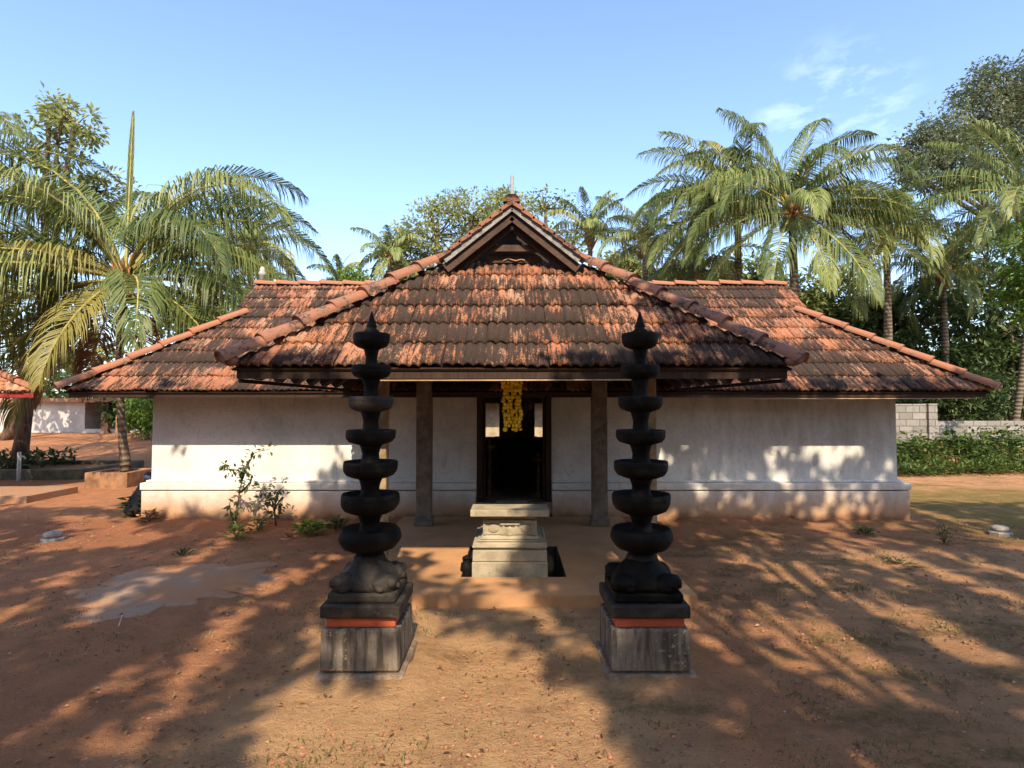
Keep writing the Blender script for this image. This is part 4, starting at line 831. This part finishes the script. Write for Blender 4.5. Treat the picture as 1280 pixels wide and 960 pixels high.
def planter():
    c = Vector((P(150, 600, 11.8).x, 11.8, 0)); t = thing('palm_planter', c, 'square earth-stained planter around the left palm\'s trunk', 'planter')
    g = MB(); w_ = .42; h = .30
    for (x0, x1, y0, y1) in ((-w_, w_, -w_, -w_ + .1), (-w_, w_, w_ - .1, w_), (-w_, -w_ + .1, -w_ + .1, w_ - .1), (w_ - .1, w_, -w_ + .1, w_ - .1)): g.box(c.x + x0, c.x + x1, c.y + y0, c.y + y1, -.05, h)
    g.build('planter_wall', M['box'], t, False, .015)
    g = MB(); g.box(c.x - w_ + .1, c.x + w_ - .1, c.y - w_ + .1, c.y + w_ - .1, 0, h - .05); g.build('soil', M['ground'], t)
planter()
def kerbbed():
    a = P(100, 605, 12.6); t = thing('kerbed_bed', (a.x - 2.2, 13.6, 0), 'low mossy kerb around the bed of the thick-trunked tree at far left', 'planter')
    g = MB(); x1 = a.x; x0 = a.x - 4.5; y0, y1 = 12.6, 14.8
    for b in ((x0, x1, y0, y0 + .16), (x0, x1, y1 - .16, y1), (x1 - .16, x1, y0 + .16, y1 - .16), (x0, x0 + .16, y0 + .16, y1 - .16)): g.box(b[0], b[1], b[2], b[3], -.05, .22)
    g.build('kerb', M['mosskerb'], t, False, .03)
    g = MB(); g.box(x0 + .16, x1 - .16, y0 + .16, y1 - .16, -.05, .12); g.build('soil', M['ground'], t)
    rg = random.Random(3); g = MB()
    for k in range(120):
        x = rg.uniform(x0 + .2, x1 - 1.6); y = rg.uniform(y0 + .2, y1 - .2)
        for j in range(9):
            dd = rnd_dir(rg); dd.z = abs(dd.z); leaf(g, Vector((x, y, .12 + .35 * rg.random())), dd, .16, .07, rg)
    tag(g.build('bed_plants', M['shrub'], None), 'low leafy plants growing in the kerbed bed', 'plants', None, 'stuff')
kerbbed()
a = P(52, 588, 13.0); t = thing('tap_stand', (a.x, 12.4, 0), 'short white standpipe tap beside the kerbed bed', 'tap')
g = MB(); g.tube([(a.x, 12.4, -.02), (a.x, 12.4, .62)], .035, 12); g.build('standpipe', M['white'], t, True)
g = MB(); g.tube([(a.x, 12.4, .52), (a.x + .12, 12.38, .53), (a.x + .15, 12.38, .47)], .018, 8); g.build('tap', M['white'], t, True)
for px, py, lb in ((66, 676, 'small round grey offering stone in the yard left of the temple'), (1250, 668, 'small round grey offering stone in the yard right of the temple')):
    q = G(px, py); t = thing('offering_stone', (q.x, q.y, 0), lb, 'stone', 'offering stones in the yard')
    g = MB(); g.lathe([(.13, -.02), (.13, .03), (.115, .045)], (q.x, q.y, 0), 8); g.build('base', M['greystone'], t)
    g = MB(); g.lathe([(.095, .047), (.10, .07), (.09, .10), (.05, .112)], (q.x, q.y, 0), 16); g.build('cap', M['greystone'], t, True)

def houses():
    # tiled pavilion at the left border
    Y = 10.4; ex = P(44, 490, Y).x; ez = P(0, 490, Y).z; t = thing('tiled_pavilion', (ex, Y, 0), 'open pavilion with bright red tiled eave cut by the left border', 'pavilion')
    t.rotation_euler = (0, 0, R(42)); zr = 2.6
    for i, (O, u, s, u0, u1, cl) in enumerate((((0, Y, ez), (1, 0, 0), (0, 1, .6), ex - 7, ex + .1, [hipclip(ex, Y, -1, (ex - 4, Y, 0))]), ((ex, 0, ez), (0, 1, 0), (-1, 0, .6), Y - .1, Y + 5.5, [hipclip(ex, Y, -1, (ex, Y + 5, 0))]))):
        bm_, me_ = tiles('roof', O, u, s, u0, u1, zr, cl, None, .2, .33, 60 + i); finish_tiles(bm_, me_, 'roof', M['redtile'], t)
    caps('hip_cap', (ex, Y, ez + .03), (ex - 2.2, Y + 2.2, ez + 2.2 * .6 + .03), .09, M['cap'], t, .4, 66)
    g = MB(); g.box(ex - 7, ex - .02, Y + .04, Y + .07, ez - .10, ez - .01); g.build('fascia', M['redcloth'], t)
    for dx, dy in ((-1.5, 1.3), (-4.5, 1.3), (-1.5, 4.5)):
        g = MB(); g.box(ex + dx - .1, ex + dx + .1, Y + dy - .1, Y + dy + .1, -.1, ez + .6); g.build('post', M['farwhite'], t)
    # low white building further back
    Y = 22.0; x0 = P(14, 520, Y).x; x1 = P(106, 520, Y).x; x2 = P(126, 520, Y).x; zb = terr(x0, Y); zt_ = P(0, 503, Y).z
    t = thing('white_outbuilding', (x0, Y, zb), 'long low white outbuilding with a dark open bay behind the palm fronds on the left', 'building')
    g = MB(); g.box(x0 - 5, x1, Y, Y + 4, zb - .4, zt_); g.build('wall', M['farwhite'], t)
    g = MB(); g.box(x0 - 5.2, x2 + 2.2, Y - .3, Y + 4.2, zt_ + .004, zt_ + .16); g.build('roof_slab', M['concrete'], t)
    g = MB(); g.box(x1 + .003, x2 + 2, Y + 2.4, Y + 2.6, zb - .4, zt_); g.build('bay_shade_sheet', M['darkopen'], t)  # near-black sheet at the back paints in the shade of the bay
    xp = P(134, 520, Y).x
    g = MB(); g.box(xp - .13, xp + .13, Y - .15, Y + .11, zb - .4, zt_); g.build('post', M['postbrown'], t)
    g = MB(); g.box(x1 + .004, x2 + 2, Y + .0, Y + .12, zb - .4, zb + .14); g.build('bay_kerb', M['farwhite'], t)
    q = P(148, 520, 20.5); g = MB(); g.tube([(q.x, 20.5, .2), (q.x + .02, 20.5, 1.25)], .09, 8); tag(g.build('fence_post', M['postbrown'], None, True), 'short brown stump post beside the palm trunk', 'post')
houses()
def bundle():
    a = G(164, 648); b = P(187, 600, a.y + 1.3); t = thing('dark_bundle', (a.x, a.y, 0), 'dark bundle leaning against the left corner of the temple', 'bundle')
    pts = [P(164, 642, 8.4), P(170, 630, 8.5), P(177, 616, 8.62), P(183, 604, 8.72)]
    g = MB(); g.tube(pts, [.10, .12, .10, .075], 12, 0, .08); g.build('wrapped_body', M['blackcloth'], t, True)
    g = MB(); g.ball(pts[-1] + Vector((.0, .05, .09)), (.07, .07, .075), 12, 8, 0, None, .2); g.build('bundle_end', M['bluecap'], t, True)
bundle()

def sprig(name, px, pts, label, cat, seed, Y, lsz=.07, nper=16, mat='shrub', group=None, spread=.07):
    rg = random.Random(seed); base = Vector((P(px, 640, Y).x, Y, 0)); t = thing(name, base, label, cat, group); g = MB(); lf = MB()
    for line in pts:
        q = [P(x, y, Y + d) for x, y, d in line]; q[0].z = max(0.0, q[0].z)
        g.tube(q, [.014 * (1 - .75 * i / max(1, len(q) - 1)) for i in range(len(q))], 6)
        for i in range(len(q) - 1):
            for k in range(nper):
                if i == 0 and line[0][1] > 640 and k < nper * .6: continue
                p = q[i].lerp(q[i + 1], rg.random()) ; d = rnd_dir(rg); d.y = -abs(d.y) * .5
                leaf(lf, p + d * rg.uniform(0, spread), d + Vector((0, 0, -.2)), lsz * rg.uniform(.7, 1.3), lsz * .55, rg)
    g.build('stem', M['bark'], t, True); lf.build('leaves', M[mat], t)
sprig('climbing_shrub', 294, [[(292, 676, 0), (296, 640, 0), (300, 610, .02), (308, 585, .05), (318, 566, .1), (338, 561, .12)], [(303, 600, .02), (298, 588, 0), (284, 586, 0), (281, 578, 0)], [(294, 660, 0), (288, 640, -.05), (287, 628, -.08)], [(302, 615, .02), (312, 604, -.03), (316, 596, -.05)], [(306, 590, .03), (303, 580, 0)]], 'tall straggly shrub climbing against the left part of the white wall', 'shrub', 301, 7.55, .075, 15, 'shrub')
sprig('wall_shrub', 338, [[(345, 668, .15), (343, 640, .15), (338, 618, .1), (325, 610, .05)], [(343, 640, .15), (346, 616, .1), (355, 608, .05)], [(340, 625, .1), (330, 622, 0), (322, 632, 0)], [(344, 635, .1), (352, 622, 0), (353, 632, -.05)]], 'bushy shrub with drooping leaves right beside the tall straggly one', 'shrub', 302, 7.6, .075, 14, 'shrub', None, .1)
def weed(px, py, h, rad, n, label, seed, mat='bright', lsz=.09):
    rg = random.Random(seed); q = G(px, py); lf = MB()
    for k in range(n):
        d = rnd_dir(rg); d.z = abs(d.z); p = q + Vector((d.x * rad * rg.random(), d.y * rad * rg.random(), h * rg.random() * .8)); leaf(lf, p, Vector((d.x, d.y, .35)), lsz * rg.uniform(.7, 1.3), lsz * .5, rg)
    for k in range(6): lf.tube([q, q + Vector((rg.uniform(-rad, rad) * .6, rg.uniform(-rad, rad) * .6, h * .8))], [.005, .003], 4)
    tag(lf.build('weed_plant', M[mat], None), label, 'plant', 'small plants along the temple wall')
weed(296, 674, .18, .12, 70, 'small green plant at the foot of the tall straggly shrub', 311, 'bright', .07)
weed(322, 664, .2, .16, 60, 'thin dark plant under the drooping shrub', 312, 'shrub', .07)
weed(388, 668, .2, .2, 130, 'bright leafy plant at the wall foot just left of the left lamp tower', 313, 'bright', .09)
weed(420, 662, .18, .16, 80, 'darker leafy plant half hidden behind the left lamp tower', 314, 'shrub', .08)
weed(186, 655, .22, .16, 90, 'dry-edged plant at the left corner of the plinth', 315, 'litter', .07)
weed(175, 645, .34, .2, 120, 'broad-leaved plant in front of the dark bundle', 316, 'shrub', .13)
weed(360, 672, .08, .1, 24, 'tiny dry plant between the shrub and the bright leafy one', 317, 'litter', .06)
weed(1082, 668, .10, .14, 60, 'low green tuft before the right end of the plinth', 318, 'under', .06)
weed(1180, 680, .26, .09, 40, 'thin upright weed in the yard right of the temple', 319, 'grass', .06)
weed(1120, 705, .06, .2, 70, 'flat green patch plant in the right-hand yard', 320, 'grass', .05)
weed(228, 695, .07, .12, 40, 'tiny green tuft behind the concrete pad', 321, 'under', .05)
weed(990, 652, .10, .1, 36, 'small weed at the foot of the right white wall', 322, 'grass', .06)
q = G(148, 786); g = MB(); g.tube([(q.x, q.y, .02), (q.x + .006, q.y + .01, .05), (q.x + .012, q.y + .02, .09)], .0035, 6); tag(g.build('pale_twig', M['white'], None), 'short pale twig sticking up by the concrete pad', 'twig')

# loose stuff on the ground
def scatter():
    rg = random.Random(99); gv = MB(); gr = MB(); lt = MB()
    def free(x, y):
        return not (PX0 - .02 < x < PX1 + .02 and PY0 - .02 < y) and not (y > 8.0 and -5.3 < x < 5.6) and not any(abs(x - c) < .28 and abs(y - 3.7) < .28 for c in (-.905, .825))
    for k in range(9000):
        y = 2.2 + 6.5 * rg.random() ** 1.5; x = rg.uniform(-1, 1) * (y * .95 + .2)
        if not free(x, y): continue
        s = .004 + .010 * rg.random() ** 3; gv.ball((x, y, .004 + terr(x, y)), (s * rg.uniform(.8, 1.5), s, s * .7), 5, 3, 0, None, .0)
    for k in range(1800):
        y = 2.3 + 7 * rg.random() ** 1.3; x = rg.uniform(-1, 1) * (y * .95 + .2)
        nn = noise.noise(Vector((x * .8, y * .8, 13))) + (.18 if x > .6 else -.05)
        if not free(x, y) or nn < .02 or (7 < y < 9 and x < 5): continue
        for j in range(rg.randint(5, 12)):
            a = rg.uniform(0, 6.28); p = Vector((x + rg.uniform(-.07, .07), y + rg.uniform(-.07, .07), 0)); h = rg.uniform(.015, .045); d = Vector((math.cos(a) * .6, math.sin(a) * .6, 1)).normalized(); s = Vector((-math.sin(a), math.cos(a), 0)) * .004
            gr.add([tuple(p - s), tuple(p + s), tuple(p + d * h)], [(0, 1, 2)], 0, rg.uniform(.01, 1))
    for k in range(1700):
        y = 2.3 + 6.4 * rg.random() ** 1.2; x = rg.uniform(-1, 1) * (y * .95 + .2)
        if not free(x, y): continue
        a = rg.uniform(0, 6.28); s = rg.uniform(.012, .045); leaf(lt, Vector((x, y, .018)), Vector((math.cos(a), math.sin(a), rg.uniform(-.1, .25))), s, s * .5, rg, 0, .3)
    tag(gv.build('gravel', M['gravel'], None), 'small laterite pebbles scattered over the yard', 'gravel', None, 'stuff')
    tag(gr.build('grass', M['grass'], None), 'short sparse grass in the yard soil', 'grass', None, 'stuff')
    tag(lt.build('leaf_litter', M['litter'], None), 'dry fallen leaves scattered over the yard', 'leaf litter', None, 'stuff')
scatter()

# ------------------------------------------------------------------ shade trees standing behind the photographer
def shade(x, y):
    """how much of the sun the trees take away at a ground point (x, y)"""
    u = x + SX * y; n = lambda a, b, k: noise.noise(Vector((u * a, y * b, k)))
    n1 = n(1.1, .35, 3.0); n2 = n(2.6, .42, 8.0); n3 = n(6.0, 1.0, 12.0)
    s = 1.0
    def lit(f): 
        nonlocal s; s = min(s, 1 - f)
    # right yard and right wall: streaks of sun
    if x > 1.3:
        lit(smooth(.04, .22, n2 + .5 * n3 + .12 * (1 if 3.6 < y < 8 else -1.6)))
        if y > 8.1:
            lit(smooth(.12, .25, n(3.4, 1.4, 21) + .4 * n3 + (.2 if 2.8 < x < 5.2 else -.06) - .5 * smooth(8.8, 9.1, y)))
            if 3.9 < x < 5.0 and 9.1 < y < 9.45: lit(1)
    # left yard: mostly shade with a few streaks
    if x < -1.5:
        lit(smooth(.09, .30, n2 * .9 + .5 * n1 + .3 * n3))
        if y > 8.15 and x > -5.6: lit(smooth(-.38, -.14, n(1.3, 1.1, 31) + .35 * n(3.2, 2, 5)))
        if y > 6.5 and x < -4.2: lit(smooth(-.15, .1, n(1.0, 1.2, 41)))
        lit(smooth(.16, .06, abs(u + 2.05 + .1 * n1)) * smooth(2.6, 3.0, y) * smooth(4.2, 3.7, y))
    # centre: sunny foreground and porch
    e = .18 * n(2.2, 1.4, 51) + .08 * n3
    c = smooth(-1.52, -1.36, x + e) * smooth(.74, .46, x + e + .14 * (y - 3)) * smooth(5.0, 4.75, y)
    c *= smooth(1.9, 2.2, y)
    lit(c * (1 - .5 * smooth(.2, .3, n(3, 1, 61)) * smooth(2.9, 2.4, y)))
    if y > 4.6:
        lit(smooth(-1.6, -1.45, x) * smooth(.16, .0, x + e) * smooth(6.9, 6.6, y))
    # the diagonal bough shadow over the porch step
    t = (5.5 - y) / 2.0
    if -0.1 < t < 1.25:
        bx = -.95 + 1.45 * t; dd = abs(x - bx - .5 * e); wd = .15 + .13 * math.sin(math.pi * max(0, min(1, t)))
        if dd < wd: s = max(s, smooth(wd, wd * .6, dd) * (.95 if noise.noise(Vector((x * 5, y * 5, 70))) < .25 else .3))
    # lamp towers stand in shade
    if 4.2 < y < 6.0 and abs(x + 1.02) < .17: s = max(s, .9 if noise.noise(Vector((x * 6, y * 2.5, 80))) < .3 else .2)
    if 3.55 < y < 4.0 and -1.15 < x < -.80: s = max(s, .9)
    # porch roof: sunny left, part shade right
    if y > 6.6 and abs(x) < 2.3:
        k = smooth(.7, 1.5, x + .5 * n(1.2, .8, 91)); s = k * smooth(-.25, .1, n(2.0, 1.2, 95) + .1)
    return s * smooth(9.75, 9.5, y)
def shade_trees():
    rg = random.Random(123); spots = [(-6.5, -4.5), (-2.2, -6.0), (2.6, -5.2), (7.2, -4.0)]
    labels = ['broad tree shading the left yard from behind the viewer', 'broad tree directly behind the viewer', 'broad tree behind the viewer dappling the right lamp tower', 'broad tree shading the right yard from behind the viewer']
    mbs = [MB() for _ in spots]; wood = [MB() for _ in spots]; clumps = [[] for _ in spots]
    n = 0
    for k in range(58000):
        gx = rg.uniform(-10.5, 10.5); gy = rg.uniform(.2, 9.75); s = shade(gx, gy)
        if rg.random() > s ** .8: continue
        h = rg.uniform(6.2, 9.0); p = Vector((gx + SX * h / TAN, gy - h / TAN, h))
        i = min(range(4), key=lambda j: (p.x - spots[j][0]) ** 2 + .3 * (p.y - spots[j][1]) ** 2)
        d = rnd_dir(rg); d.z *= .5; sz = rg.uniform(.16, .30); leaf(mbs[i], p, d, sz, sz * .55, rg, 0, .12)
        if k % 90 == 0: clumps[i].append(p)
    for i, (x, y) in enumerate(spots):
        t = thing('shade_tree', (x, y, 0), labels[i], 'tree', 'shade trees behind the viewer'); g = wood[i]
        top = Vector((x, y, 4.6)); g.tube([(x, y, -.1), (x + .1, y, 1.6), (x - .05, y + .1, 3.2), top], [.34, .26, .24, .22], 10, 0, .05)
        for c in clumps[i][:26]:
            m_ = top.lerp(c, .5) + Vector((0, 0, .3)); g.tube([top, m_, c], [.10, .05, .012], 5)
        g.build('trunk', M['bark'], t, True); mbs[i].build('crown', M['tree'], t)
shade_trees()
